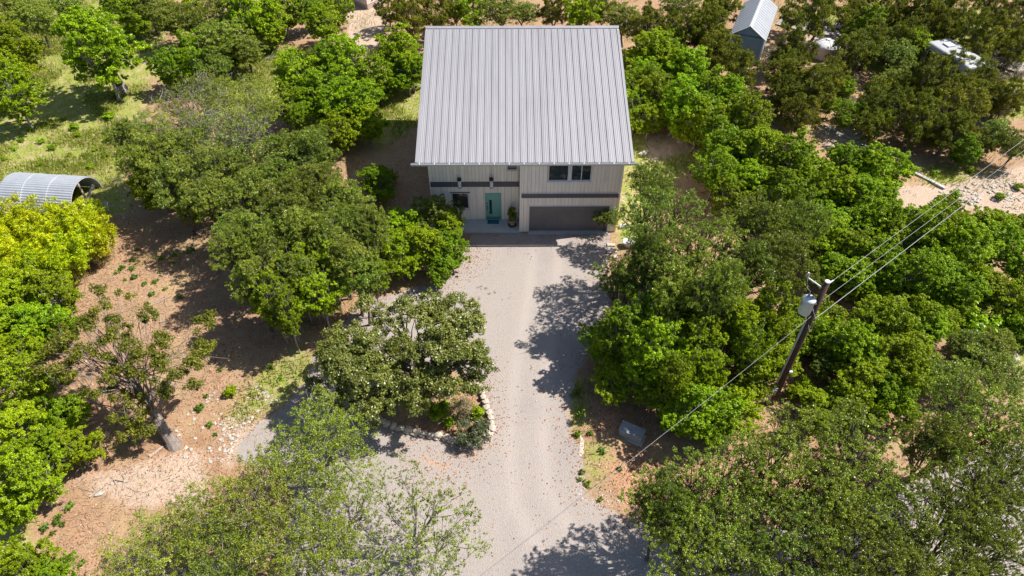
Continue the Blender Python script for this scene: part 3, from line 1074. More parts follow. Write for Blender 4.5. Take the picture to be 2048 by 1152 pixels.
def plant(kind, u, v, rpx, label, cat, group=None, zs=1.0, ground=False, xy=None, R=None, zc=None):
    """a plant whose crown is centred on pixel (u,v), rpx pixels in radius; its distance comes from its foot on the ground"""
    nm, tn_, cn_, nk = KIND[kind]
    COUNT[kind] = COUNT.get(kind, PICK.randrange(nk)) + 1
    p = PROTO['%s%d' % (kind, COUNT[kind] % nk)]
    s = 1.0
    if xy is None:
        for _ in range(4):
            if zc:
                zs = zc / (p['zc'] * s)
            x, y = at(u, v, 0 if ground else p['zc'] * s * zs)
            s = rpx * depth(x, y, p['zc'] * s * zs) / F / (p['R'] * CROWN_EXT[kind])
    else:
        x, y = xy
        s = R / p['R']
    o = thing(nm, label, cat, (x, y, float(ground_z(np.array([[x, y]]))[0]) - .03), PICK.random() * 6.28, group)
    kz = 1 + (zs - 1) * .3 if zs > 1 else zs
    o.scale = (s * PICK.uniform(.92, 1.08), s * PICK.uniform(.92, 1.08), s * kz)
    tr_ = link(tn_, p['trunk'], o)
    cr_ = link(cn_, p['crown'], o)
    if zs > 1:
        # a taller bole lifts the same crown higher
        tr_.scale = (1, 1, zs / kz)
        cr_.location = (0, 0, p['zc'] * (zs / kz - 1))
    return o


def grove(rows, label, cat, group, zs=1.0, zc=None):
    for i, r in enumerate(rows):
        plant(r[0], r[1], r[2], r[3], label[i] if isinstance(label, list) else label, cat, group, zs, zc=(r[4] if len(r) > 4 else zc))


# --- meadow side, upper left
plant('elm', 190, 92, 88, 'lone bright green tree in the grassy meadow with its trunk bare at the foot', 'tree', None, 1.0)
grove([('elm', 20, 95, 62), ('elm', 25, 185, 62), ('elm', 5, 150, 60)], 'bright green tree of the row along the far edge of the meadow', 'tree', 'trees edging the meadow')
grove([('oak', 70, 35, 52), ('oak', 30, 12, 45), ('oak', 130, 10, 40)], 'olive green bushy tree at the back corner of the meadow', 'tree', 'bushy trees at the meadow corner')
grove([('elm', 240, 12, 48), ('oak', 295, 15, 48), ('oak', 345, 35, 56), ('oak', 400, 35, 62), ('oak', 440, 80, 62), ('elm', 385, 112, 52), ('elm', 340, 135, 42), ('oak', 490, 95, 48), ('oak', 430, 130, 45), ('elm', 275, 45, 30)],
      'tree in the dense green belt behind the meadow', 'tree', 'trees behind the meadow')
grove([('elm', 500, 25, 60), ('elm', 560, 15, 52), ('elm', 470, 12, 40), ('elm', 645, 45, 48), ('elm', 610, 12, 40), ('elm', 672, 15, 36), ('elm', 540, 55, 36)], 'bright green tree of the thicket beside the pink cabin', 'tree', 'trees by the cabin')
# --- big oak stand left of the house
grove([('grey', 385, 215, 105), ('pale', 490, 205, 92), ('grey', 440, 265, 90), ('pale', 300, 260, 62)], ['largest pale olive oak with grey twigs, next to the meadow', 'pale olive oak next to the bleached branches in dry grass', 'pale olive oak in front of the largest twiggy one', 'small pale oak at the meadow edge of the twiggy stand'], 'tree', 'pale oaks above the clearing', zc=4.4)
grove([('oak', 300, 315, 72), ('wide', 410, 335, 100), ('wide', 540, 320, 105), ('oak', 625, 310, 72), ('oak', 640, 380, 70), ('oak', 500, 400, 80), ('oak', 570, 420, 78), ('oak', 420, 395, 55), ('oak', 690, 400, 62), ('oak', 260, 280, 50)],
      'grey green live oak in the broad stand between clearing and house', 'tree', 'live oaks left of the house', zc=4.2)
grove([('elm', 310, 370, 58), ('elm', 380, 410, 42), ('elm', 470, 285, 42), ('elm', 345, 300, 36)], 'bright leafy tree growing up among the grey green live oaks', 'tree', 'leafy trees among the oaks')
plant('elm', 755, 365, 46, 'small yellow green tree in sunlight by the shaded side of the house', 'tree')
grove([('elm', 590, 150, 58), ('elm', 640, 185, 52), ('elm', 690, 125, 58), ('elm', 695, 205, 62), ('elm', 735, 240, 40), ('elm', 795, 105, 58), ('elm', 750, 160, 45), ('elm', 815, 140, 45), ('elm', 580, 205, 45), ('elm', 675, 260, 45)],
      'deep green tree in the clump behind the house beside the dry grass', 'tree', 'green trees behind the house')
plant('oak', 622, 112, 28, 'small dark grey green oak among brighter trees behind the house', 'tree')
grove([('jun', 820, 32, 55), ('jun', 875, 25, 50), ('jun', 775, 18, 36)], 'dark olive juniper standing behind the corner of the metal roof', 'tree', 'junipers behind the roof corner')
grove([('elm', 945, 22, 40), ('oak', 1000, 22, 44), ('oak', 1045, 22, 38), ('jun', 1105, 18, 40), ('elm', 1160, 20, 42), ('elm', 910, 10, 36), ('jun', 1205, 18, 36), ('oak', 1250, 40, 48)], 'tree crown rising just behind the ridge of the metal roof', 'tree', 'trees behind the ridge')
# --- oaks and saplings before the house on the left
grove([('oak', 520, 470, 72), ('oak', 600, 470, 78), ('oak', 680, 460, 68), ('oak', 470, 500, 52), ('oak', 545, 535, 62), ('oak', 700, 520, 62), ('oak', 740, 450, 52), ('wide', 630, 430, 80)], 'dark live oak of the clump facing the gravel loop', 'tree', 'dark oaks by the gravel loop', zc=4.2)
grove([('elm', 600, 560, 66), ('elm', 545, 600, 55), ('elm', 640, 590, 52), ('elm', 660, 530, 52), ('elm', 570, 640 - 20, 45), ('elm', 745, 545, 40)], 'bright green tree on the sunny rim of the clump by the gravel loop', 'tree', 'bright trees by the gravel loop', zc=3.4)
plant('oak', 872, 425, 56, 'rounded dark oak covering the left end of the entrance wall', 'tree')
grove([('elm', 800, 450, 44), ('elm', 845, 490, 52), ('elm', 895, 500, 48), ('elm', 800, 515, 46), ('elm', 900, 450, 40), ('elm', 880, 535, 36), ('elm', 780, 480, 40)], 'green sapling with slim pale stem between driveway and entrance wall', 'tree', 'saplings at the entrance')
# --- right of the house
grove([('elm', 1310, 110, 55), ('elm', 1290, 175, 58), ('elm', 1375, 140, 55), ('elm', 1350, 210, 58), ('elm', 1430, 190, 50), ('elm', 1300, 235, 42), ('elm', 1400, 240, 50), ('elm', 1340, 85, 36)], 'tall bright green tree close against the right side of the house', 'tree', 'bright trees beside the house')
grove([('elm', 1490, 235, 58), ('elm', 1450, 290, 58), ('elm', 1520, 300, 58), ('elm', 1430, 345, 56), ('elm', 1590, 320, 56), ('elm', 1500, 360, 52), ('elm', 1570, 380, 52), ('elm', 1650, 370, 55), ('elm', 1690, 330, 48), ('elm', 1765, 345, 62), ('elm', 1720, 390, 52), ('elm', 1460, 400, 46)],
      'bright green tree in the thicket between the blue shed and the utility pole', 'tree', 'bright thicket trees')
grove([('jun', 1300, 55, 52), ('jun', 1365, 60, 52), ('jun', 1415, 50, 55), ('oak', 1360, 12, 42), ('jun', 1445, 100, 45), ('jun', 1480, 140, 52), ('jun', 1430, 15, 36)], 'dark olive juniper between the metal roof and the blue shed', 'tree', 'junipers left of the blue shed')
grove([('jun', 1590, 95, 52), ('jun', 1575, 140, 45), ('jun', 1640, 22, 60), ('jun', 1585, 25, 36), ('jun', 1620, 180, 55), ('jun', 1570, 190, 45), ('jun', 1600, 225, 48)], 'dark olive juniper crowding the right side of the blue shed', 'tree', 'junipers right of the blue shed')
grove([('elm', 1735, 55, 42), ('oak', 1735, 95, 42), ('oak', 1800, 110, 48), ('elm', 1825, 85, 40), ('oak', 1785, 160, 38), ('elm', 1690, 175, 26)], 'green tree growing between the white tank and the white trailer', 'tree', 'trees by the trailer')
grove([('jun', 1775, 20, 50), ('jun', 1840, 25, 52), ('jun', 1910, 25, 55), ('jun', 1960, 65, 58), ('jun', 2025, 30, 55), ('jun', 2035, 90, 45), ('jun', 1890, 75, 36), ('oak', 1880, 8, 40), ('jun', 1990, 5, 45), ('jun', 1720, 5, 42)], 'dark juniper in the wooded strip beyond the trailer and lane', 'tree', 'junipers beyond the lane')
grove([('jun', 1865, 165, 62), ('jun', 1780, 215, 52), ('jun', 1845, 235, 62), ('jun', 1920, 215, 58), ('jun', 1900, 265, 50), ('jun', 2020, 195, 45), ('jun', 1810, 180, 40), ('jun', 1950, 190, 40), ('jun', 1905, 180, 42), ('jun', 1745, 250, 42)], 'dark olive juniper between the white trailer and the long pale kerb', 'tree', 'junipers before the trailer')
grove([('oak', 1990, 265, 44), ('elm', 1930, 295, 36), ('oak', 2035, 285, 50)], 'tree standing at the back of the bare rubble patch under the wires', 'tree', 'trees behind the rubble patch')
grove([('elm', 1690, 228, 30), ('elm', 1660, 210, 24), ('elm', 1725, 225, 24)], 'small yellow green sapling beside the long pale kerb', 'sapling', 'saplings by the kerb')
fr = random.Random(21)


def fill(kind, pg, n, r0, r1, label, group, gap=38, zc=None):
    """more trees of a thicket, spread over the part of the ground it covers"""
    P2 = np.array(pg, float)
    got = []
    tries = 0
    while len(got) < n and tries < 4000:
        tries += 1
        q = np.array([[fr.uniform(P2[:, 0].min(), P2[:, 0].max()), fr.uniform(P2[:, 1].min(), P2[:, 1].max())]])
        if sdf(q, P2)[0] < 0 and all(np.linalg.norm(q[0] - g) > gap for g in got):
            got.append(q[0])
            plant(kind, q[0, 0], q[0, 1], fr.uniform(r0, r1), label, 'tree', group, zc=zc)


fill('elm', [(1270, 100), (1330, 90), (1500, 220), (1620, 330), (1780, 330), (1800, 400), (1640, 430), (1440, 390), (1390, 280), (1270, 230)], 22, 38, 52, 'bright green tree in the thicket between the blue shed and the utility pole', 'bright thicket trees')
fill('elm', [(1640, 440), (1780, 430), (1980, 440), (2000, 560), (1900, 610), (1860, 700), (1820, 790), (1690, 800), (1660, 700), (1760, 600), (1660, 560)], 20, 40, 56, 'bright green tree under the wires right of the utility pole', 'bright trees under the wires')
fill('elm', [(1230, 610), (1480, 600), (1580, 570), (1590, 680), (1520, 760), (1480, 840), (1330, 830), (1200, 700)], 12, 42, 54, 'dark green leafy tree in the shaded thicket along the driveway', 'thicket trees along the driveway')
fill('jun', [(1560, 110), (1640, 150), (1700, 20), (2040, 10), (2048, 90), (1960, 100), (1980, 180), (2048, 180), (2040, 300), (1900, 290), (1760, 270), (1700, 160), (1600, 240)], 22, 34, 50, 'dark olive juniper of the scattered wood round the trailer', 'junipers round the trailer', 40)
fill('jun', [(1270, 20), (1450, 10), (1460, 90), (1500, 150), (1440, 130), (1330, 70)], 6, 32, 44, 'dark olive juniper between the metal roof and the blue shed', 'junipers left of the blue shed')
fill('elm', [(560, 120), (720, 90), (830, 80), (830, 170), (740, 250), (680, 290), (590, 230)], 8, 36, 48, 'deep green tree in the clump behind the house beside the dry grass', 'green trees behind the house')
fill('oak', [(470, 440), (700, 400), (760, 430), (740, 540), (600, 600), (500, 560)], 8, 48, 62, 'dark live oak of the clump facing the gravel loop', 'dark oaks by the gravel loop', 50, 3.9)
fill('oak', [(260, 260), (420, 290), (640, 280), (700, 370), (560, 420), (330, 380)], 8, 48, 62, 'grey green live oak in the broad stand between clearing and house', 'live oaks left of the house', 55, 3.9)
fill('elm', [(0, 540), (110, 540), (110, 680), (0, 720)], 6, 42, 54, 'green leafy tree below the yellow bamboo at the clearing edge', 'trees below the bamboo')
fill('elm', [(1600, 640), (1680, 600), (1660, 700), (1590, 660)], 3, 34, 44, 'mid green tree in the clump beside the foot of the utility pole', 'trees by the pole foot')
fill('elm', [(1960, 420), (2048, 430), (2048, 620), (1980, 600)], 6, 38, 50, 'bright green tree on the slope past the rubble patch', 'slope trees')
fill('oak', [(1900, 700), (1990, 690), (2048, 700), (2048, 800), (1900, 780)], 4, 46, 60, 'live oak where the grassy slope meets the lane bend', 'slope oaks', 50)
fill('elm', [(1880, 560), (1960, 600), (1900, 680), (1860, 640)], 3, 34, 44, 'bright green tree on the slope past the rubble patch', 'slope trees')
fill('elm', [(1600, 780), (1800, 800), (1830, 860), (1700, 850), (1600, 830)], 5, 34, 46, 'mid green tree in the clump beside the foot of the utility pole', 'trees by the pole foot')
for k in range(34):
    plant(fr.choice(('elm', 'jun', 'oak')), 0, 0, 0, 'tree of the wood that continues beyond the cabin and the shed', 'tree', 'wood beyond the cabin', xy=(-60 + k * 3.6 + fr.uniform(-1, 1), fr.uniform(39, 50)), R=fr.uniform(1.8, 2.8))
plant('wide', 1930, 1000, 100, 'live oak filling the gap between the lane bend oaks', 'tree', zc=4.8)
plant('jun', 1958, 142, 34, 'juniper shading the end of the white trailer', 'tree')
plant('jun', 1868, 118, 26, 'small juniper overhanging the roof of the white trailer', 'tree')
# --- oaks right of the driveway
grove([('wide', 1310, 430, 96), ('wide', 1400, 490, 112), ('oak', 1300, 510, 62), ('oak', 1245, 550, 56, 4.6), ('oak', 1340, 575, 76, 4.8), ('oak', 1310, 370, 52, 4.8), ('oak', 1440, 575, 68)], ['tall live oak nearest the garage wall casting its shadow on the driveway', 'broadest live oak of the stand beside the garage', 'live oak in front of the tall one beside the garage', 'small live oak leaning over the gravel below the limestone blocks', 'live oak above the shaded thicket trees along the driveway', 'small live oak reaching up beside the garage side wall', 'live oak at the outer end of the garage stand, before the pole oaks'], 'tree', 'live oaks beside the garage', zc=5.6)
plant('oak', 1212, 432, 34, 'low oak bough reaching across the right edge of the garage door', 'tree')
grove([('oak', 1520, 450, 76), ('oak', 1570, 520, 78), ('oak', 1500, 530, 68), ('oak', 1600, 445, 58)], 'grey green live oak behind the head of the utility pole', 'tree', 'live oaks behind the pole', zc=5.0)
grove([('elm', 1650, 470, 56), ('elm', 1710, 500, 56), ('elm', 1735, 445, 52), ('elm', 1670, 540, 46), ('elm', 1860, 470, 72), ('elm', 1930, 500, 72), ('elm', 1840, 550, 66), ('elm', 1900, 570, 60), ('elm', 1970, 455, 50), ('elm', 1800, 500, 56), ('elm', 1780, 450, 46), ('elm', 1960, 560, 46)],
      'bright green tree under the wires right of the utility pole', 'tree', 'bright trees under the wires')
grove([('elm', 1770, 650, 66), ('elm', 1830, 640, 56), ('elm', 1700, 690, 60), ('elm', 1800, 720, 70), ('elm', 1720, 760, 56), ('oak', 1860, 740, 56), ('elm', 1760, 790, 46), ('oak', 1650, 730, 40)], 'mid green tree in the clump beside the foot of the utility pole', 'tree', 'trees by the pole foot')
grove([('elm', 1545, 620, 52), ('elm', 1470, 640, 62), ('elm', 1400, 680, 62), ('elm', 1310, 700, 68), ('elm', 1245, 660, 56), ('elm', 1360, 750, 52), ('elm', 1420, 740, 45), ('elm', 1500, 690, 46), ('elm', 1290, 640, 50)], 'dark green leafy tree in the shaded thicket along the driveway', 'tree', 'thicket trees along the driveway', zc=3.4)
plant('elm', 1226, 752, 54, 'round bright green bushy tree at the very edge of the driveway', 'tree', None, .85)
grove([('elm', 1400, 820, 74), ('elm', 1470, 815, 58), ('elm', 1345, 800, 48), ('elm', 1430, 860, 46)], 'sunlit green tree between the grey utility box and the pole', 'tree', 'trees between box and pole')
plant('elm', 1630, 845, 40, 'small lime green sapling in front of the utility pole foot', 'sapling')
# --- foreground live oaks, right
grove([('wide', 1420, 985, 150), ('wide', 1570, 940, 160), ('wide', 1720, 960, 165), ('wide', 1560, 1085, 165), ('wide', 1400, 1120, 140), ('wide', 1720, 1110, 150), ('wide', 1860, 1080, 130), ('oak', 1330, 1010, 80)], ['wide live oak between the orange leaf litter and the driveway mouth', 'wide live oak just below the lime green sapling of the pole foot', 'wide live oak between the pole foot trees and the pale lane',
  'large live oak in the middle of the canopy over the gravel lane', 'live oak whose crown throws its shadow over the driveway mouth', 'live oak over the lane between the middle oak and the bend', 'live oak with pale lane gravel showing all round its crown', 'small live oak on the verge where driveway meets lane'], 'tree', 'live oaks over the lane', zc=4.8)
grove([('wide', 1950, 830, 150), ('wide', 2020, 950, 130), ('wide', 1990, 1100, 120), ('oak', 1870, 880, 70)], ['broad dark live oak below the mid green clump at the lane bend', 'dark live oak with bare crooked limbs over the pale lane bend', 'dark live oak on the inner curve of the pale lane bend', 'small live oak wedged between the broad oaks at the lane bend'], 'tree', 'oaks at the lane bend', zc=4.8)
# --- foreground pale oaks, left
grove([('pale', 640, 890, 138), ('pale', 490, 1010, 140), ('pale', 320, 1085, 120), ('pale', 610, 1095, 150), ('pale', 440, 1125, 120)], ['pale green oak beside the left end of the stone edging', 'thin pale oak rising between the bare clearing and the gravel loop', 'pale oak at the lower end of the mulch clearing', 'wide pale oak with a dense net of grey twigs beside the open oaks', 'low pale oak between the mulch clearing and the twiggy wide oak'], 'tree', 'pale oaks by the loop')
grove([('open', 820, 1035, 150), ('open', 840, 1135, 150), ('open', 690, 1010, 120)], ['very open pale oak with gravel showing between its twigs, below the stone edging', 'very open pale oak under the service line by the driveway', 'thin open oak between the dense pale oak and the gravel'], 'tree', 'open oaks over the gravel')
# --- left edge
grove([('bam', 30, 455, 52), ('bam', 95, 462, 52), ('bam', 150, 462, 50), ('bam', 185, 478, 42), ('bam', 60, 500, 52), ('bam', 125, 510, 50), ('bam', 5, 490, 46), ('bam', 20, 540, 50), ('bam', 185, 432, 28), ('bam', 70, 540, 46)], 'yellow green bamboo clump growing before the arched metal shelter', 'bamboo', 'bamboo before the shelter')
grove([('elm', 70, 560, 58), ('elm', 110, 590, 52), ('elm', 30, 600, 62), ('elm', 70, 650, 58), ('elm', 15, 670, 52), ('oak', 110, 650, 40)], 'green leafy tree below the yellow bamboo at the clearing edge', 'tree', 'trees below the bamboo')
grove([('elm', 40, 770, 72), ('elm', 125, 830, 58), ('elm', 30, 860, 70), ('elm', 150, 900, 52), ('elm', 50, 960, 80), ('elm', 30, 1010, 56), ('elm', 100, 900, 55)], 'bright green tree of the row facing the leaning juniper', 'tree', 'trees facing the leaning juniper')
grove([('elm', 50, 1135, 72), ('elm', 100, 1160, 50)], 'lime green sapling at the lower corner of the mulch clearing', 'sapling', 'lime saplings')

# --- the single oak in the island bed
rng = np.random.RandomState(31)
lob = []
for u, v, z, r, k in ((890, 640, 4.6, 48, 9), (930, 680, 4.2, 42, 7), (850, 615, 4.6, 34, 5), (935, 640, 4.4, 36, 5), (905, 730, 3.5, 45, 6), (935, 765, 2.9, 30, 3), (690, 690, 4.2, 46, 7), (660, 725, 3.8, 38, 6),
                      (715, 740, 3.8, 46, 7), (735, 690, 4.3, 30, 3), (765, 775, 3.0, 50, 7), (820, 750, 3.4, 45, 6), (735, 610 + 10, 4.5, 18, 1), (800, 600, 4.6, 18, 2), (850, 790, 2.4, 40, 4), (700, 790, 3.0, 28, 3), (755, 815, 2.2, 30, 3), (650, 765, 3.2, 26, 2), (770, 640, 4.4, 26, 2), (800, 690, 4.2, 30, 3), (790, 720, 3.9, 40, 4), (860, 690, 4.2, 30, 3), (960, 720, 3.6, 22, 3), (880, 770, 2.9, 35, 4)):
    for i in range(round(k * 1.6)):
        a, q = rng.rand() * 6.28, math.sqrt(rng.rand()) * r
        zz = z + rng.normal() * .25
        x, y = at(u + math.cos(a) * q, v + math.sin(a) * q, zz)
        lob.append((x, y, zz))
lob = np.array(lob)
base = np.array([*at(858, 795), 0])
oak0 = thing('live_oak', 'dense dark live oak standing alone in the stone edged island bed', 'tree', tuple(base - [0, 0, .03]))
V, tn = leaves(lob - base, .36 + .30 * rng.rand(len(lob)), 640, .10, .06, rng, flat=.75, sub=12, subr=.36, reach=1.15)
make_trunk(lob - base, (0, 0, 0), (-.2, .3, 1.5), .24, rng, 6, twigs=1).obj('trunk', M['bark'], oak0)
link('crown', quads_mesh('crown', V, M['darkoak'], tn), oak0)

# --- the leaning juniper in the clearing
rng = np.random.RandomState(33)
jb = np.array([*at(350, 893), 0])
jc = []
for u, v, z in ((210, 600, 5), (235, 595, 5), (190, 625, 5), (250, 635, 5), (165, 650, 4.6), (180, 640, 4.8), (225, 650, 5), (300, 628, 4.8), (295, 645, 4.8), (310, 690, 4.4), (325, 665, 4.5), (400, 658, 4.2), (395, 690, 4), (375, 715, 4), (360, 735, 3.8), (130, 690, 4.4),
                (100, 705, 4.2), (150, 720, 4.2), (200, 715, 4.4), (250, 755, 4), (270, 740, 4), (330, 735, 4), (340, 705, 4.2), (230, 800, 3), (150, 745, 4), (350, 765, 3.4), (300, 765, 3.6), (180, 775, 3.6), (120, 740, 3.8), (95, 680, 4.2), (210, 760, 3.8), (285, 700, 4.2),
                (260, 810, 2.6), (240, 830, 2.2), (285, 830, 2.0), (270, 845, 1.6), (250, 855, 1.4), (295, 850, 1.5), (280, 870, 1.1), (160, 700, 4.3), (410, 715, 3.8), (385, 750, 3.4), (245, 680, 4.4), (130, 660, 4.4), (80, 730, 3.8), (200, 690, 4.3)):
    for i in range(2):
        zz = z + rng.normal() * .2
        x, y = at(u + rng.normal() * 11, v + rng.normal() * 11, zz)
        jc.append((x, y, zz))
jc = np.array(jc) - jb
junip = thing('juniper', 'leaning juniper with a thick bare grey trunk and thin tufted crown', 'tree', tuple(jb - [0, 0, .04]))
tp = [np.array([0, 0, 0.])]
for u, v, z in ((322, 850, .75), (296, 805, 1.6), (270, 770, 2.5), (250, 735, 3.3)):
    tp.append(np.array([*at(u, v, z), z]) - jb)
mb = MB()
mb.tube(tp, [.29, .24, .18, .13, .08], 10, True)
mb.tube([tp[0] + [0, 0, -.15], tp[0] * .7 + tp[1] * .3], [.42, .31], 10, False)
for c in jc:
    st = (lambda q_: tp[q_] + (tp[min(q_ + 1, 4)] - tp[q_]) * rng.rand())(rng.randint(1, 5)) if c[2] > 1.8 else tp[1]
    limb(mb, st, c, .034, .010, rng, .16, 6, 4)
    for _ in range(2):
        limb(mb, c + (st - c) * rng.rand() * .35, c + rng.normal(size=3) * .35, .014, .005, rng, .15, 4, 3)
mb.obj('trunk', M['cedarbark'], junip)
V, tn = leaves(jc, .26 + .26 * rng.rand(len(jc)), 270, .13, .05, rng, flat=.9, up=.3, outw=.4, sub=6, subr=.45, jit=1, along=(0, 0, .8))
jcr = link('crown', quads_mesh('crown', V, M['weed'], tn), junip)
jcr.data.materials[0] = mat_leaf('leaning_juniper_sprays', [(0, (.06, .08, .008)), (.5, (.15, .17, .012)), (.93, (.24, .25, .018)), (1, (.34, .14, .04))], transl=.2, rough=.6)  # yellowish olive foliage of the leaning juniper

# --- bushes of the island bed
rng = np.random.RandomState(41)
bx_, by_ = at(944, 880)
C = crown_points(30, .78, .62, .55, rng, .5, .12, .15)
V, tn = leaves(C, np.full(len(C), .24), 150, .13, .035, rng, flat=.9, up=.2, outw=.9, sub=7, subr=.5, jit=.9, along=(0, 0, .9))
bush = thing('bush', 'dense grey green rounded bush at the end of the stone edging', 'bush', (bx_, by_, 0))
make_trunk(C, (0, 0, 0), (0, 0, .2), .03, rng, 5).obj('stem', M['bark'], bush)
link('foliage', quads_mesh('foliage', V, M['bush'], tn), bush)
plant('shrub', 878, 818, 30, 'bright green leafy shrub under the island oak', 'shrub')
plant('dry', 925, 812, 32, 'feathery pale green shrub on the driveway side of the island oak', 'shrub')
plant('shrub', 955, 825, 18, 'low green shrub at the edge of the island bed', 'shrub')
plant('shrub', 897, 845, 15, 'little green shrub alone on the orange leaf litter of the island bed', 'shrub')

# --- undergrowth: shrubs filling the thickets
ur = random.Random(77)
UNDER = [
    ([(1270, 250), (1420, 230), (1620, 330), (1800, 420), (1960, 600), (1700, 620), (1500, 480), (1380, 330)], 60, 'shrub', 'low green shrub on the floor of the thicket right of the house', 'undergrowth right of the house'),
    ([(1200, 600), (1420, 560), (1640, 640), (1600, 820), (1350, 880), (1200, 720)], 36, 'shrub', 'low green shrub in the shade between driveway and utility pole', 'undergrowth by the driveway'),
    ([(560, 130), (700, 100), (820, 120), (700, 280), (600, 250)], 12, 'shrub', 'low green shrub in the clump behind the house', 'undergrowth behind the house'),
    ([(1280, 60), (1600, 100), (2040, 120), (2040, 330), (1700, 240), (1400, 180)], 40, 'dry', 'dry straw coloured brush between the dark junipers', 'dry brush among junipers'),
    ([(230, 20), (480, 20), (480, 140), (320, 150)], 10, 'shrub', 'low green shrub under the belt of trees behind the meadow', 'undergrowth behind the meadow'),
    ([(0, 540), (130, 540), (110, 700), (0, 740)], 8, 'shrub', 'low green shrub under the trees below the bamboo', 'undergrowth below the bamboo'),
    ([(1880, 600), (2048, 560), (2048, 760), (1930, 760)], 16, 'shrub', 'low yellow green shrub on the open grassy slope past the thicket', 'shrubs on the grassy slope'),
    ([(450, 380), (720, 330), (900, 420), (880, 540), (640, 600), (470, 520)], 14, 'shrub', 'low green shrub on the floor of the oak stand', 'undergrowth of the oak stand'),
]
for pg, n, kd, lb, gr in UNDER:
    P2 = poly(pg)
    mn, mx_ = P2.min(0), P2.max(0)
    k = 0
    while k < n:
        q = np.array([[ur.uniform(mn[0], mx_[0]), ur.uniform(mn[1], mx_[1])]])
        if sdf(q, P2)[0] < 0 and not (XL - 1 < q[0, 0] < XR + 1 and -1 < q[0, 1] < 15) and drive_sdf(q)[0] > .6:
            plant(kd, 0, 0, 0, lb, 'shrub', gr, ur.uniform(.8, 1.3), xy=tuple(q[0]), R=ur.uniform(.55, 1.25))
            k += 1
# single shrubs dotted over the meadow and weeds of the clearing
for u, v, r in ((220, 238, 15), (150, 260, 13), (215, 282, 10), (85, 286, 9), (106, 297, 10), (157, 273, 9), (82, 330, 9), (181, 335, 11), (212, 312, 8), (45, 284, 8), (140, 310, 8), (250, 300, 9), (30, 300, 7), (60, 262, 8), (128, 240, 7), (190, 300, 7), (235, 195, 14), (90, 250, 7), (170, 310, 7), (10, 320, 8)):
    plant('shrub', u, v, r, 'small dark green tuft dotting the sunny meadow grass', 'shrub', 'tufts in the meadow', .7, True)
for u, v, r in ((265, 520, 7), (325, 518, 9), (245, 537, 8), (265, 537, 8), (342, 525, 6), (270, 555, 9), (310, 565, 8), (235, 545, 7), (400, 817, 11), (420, 850, 9), (330, 790, 7), (305, 590, 8), (360, 595, 8), (290, 570, 7), (385, 500, 7), (375, 505, 7), (190, 510, 8), (412, 793, 7), (330, 580, 6), (350, 510, 7), (250, 560, 5), (320, 545, 5), (440, 740, 7), (540, 735, 8), (500, 790, 6), (560, 760, 7), (430, 870, 6), (275, 500, 6)):
    plant('weed', u, v, r, 'small green weed sprouting from the brown mulch of the clearing', 'weed', 'weeds in the clearing', 1.0, True)
plant('shrub', 463, 790, 16, 'single leafy green sapling among white stones in the clearing', 'sapling', None, 1.0, True)
for u, v, r in ((165, 1128, 9), (115, 1045, 9), (92, 1056, 11), (118, 1035, 9), (128, 1050, 8), (105, 1068, 7), (140, 1015, 12)):
    plant('weed', u, v, r, 'bright green weed near the lime saplings at the clearing edge', 'weed', 'weeds by the lime saplings', 1.2, True)
for u, v, r in ((1165, 945, 8), (1175, 970, 9), (1200, 1000, 7), (1155, 870, 10), (1150, 790, 12), (1160, 830, 12), (1180, 870, 8), (1160, 960, 7), (1205, 905, 9), (1240, 940, 7)):
    plant('weed', u, v, r, 'yellow green weed on the verge beside the pale edging slab', 'weed', 'weeds on the driveway verge', 1.3, True)
for u, v, r in ((1905, 395, 14), (1880, 400, 12), (1995, 400, 12), (1940, 345, 12), (1870, 350, 10), (2035, 380, 12), (1975, 430, 8), (1930, 430, 9)):
    plant('shrub', u, v, r, 'low green shrub on the bare rubble patch under the wires', 'shrub', 'shrubs on the rubble patch', .8, True)

# ------------------------------------------------------------------ scattered ground cover (uncountable)


def scatter(n, xr, yr, accept, rng):
    out = []
    tot = 0
    while tot < n:
        p = np.stack([rng.uniform(*xr, n), rng.uniform(*yr, n)], 1)
        w = accept(p)
        p = p[rng.rand(n) < w]
        inh = (p[:, 0] > XL - .3) & (p[:, 0] < XR + .1) & (p[:, 1] > -.1) & (p[:, 1] < 13.9)
        p = p[~inh]
        out.append(p)
        tot += len(p)
    return np.concatenate(out)[:n]


def flakes(p, L, W, rng, lift=.02, tilt=.35, upright=False):
    n = len(p)
    z = np.maximum(ground_z(p), 0) + lift
    c = np.column_stack([p, z])
    th_ = rng.rand(n) * 6.283
    a = np.column_stack([np.cos(th_), np.sin(th_), rng.normal(size=n) * tilt])
    b = np.column_stack([-np.sin(th_), np.cos(th_), rng.normal(size=n) * tilt])
    s = (.5 + rng.rand(n))[:, None]
    if upright:
        a = np.column_stack([np.cos(th_) * .55, np.sin(th_) * .55, .9 + .4 * rng.rand(n)])
        tip = c + a * L * s
        w = b * W * .5
        w[:, 2] = 0
        mid = c + a * L * s * .5
        return np.stack([c - w - [0, 0, .03], c + w - [0, 0, .03], mid + w * .8 + a * .02, tip], 1)
    return np.stack([c - a * L * s * .5, c - b * W * s * .5 + [0, 0, .006], c + a * L * s * .5, c + b * W * s * .5 + [0, 0, .006]], 1)


rng = np.random.RandomState(90)


def in_view(p):
    return np.abs(p[:, 0] - CX) < (p[:, 1] + 33) * .78 + 10


def acc_litter(p):
    g, v, e, o, ds = masks(p)
    return np.clip(.35 + o - .6 * g + .5 * (vnoise(p, .5, 8) - .5), 0, 1) * (ds > -.1) * in_view(p)


p = scatter(42000, (-30, 22), (-24, 8), acc_litter, rng)
tag(link('leaf_litter', quads_mesh('leaf_litter', flakes(p, .075, .045, rng), M['litterflake'], rng.rand(len(p)))), 'brown fallen leaves strewn over the soil under the trees', 'leaf litter', kind='stuff')


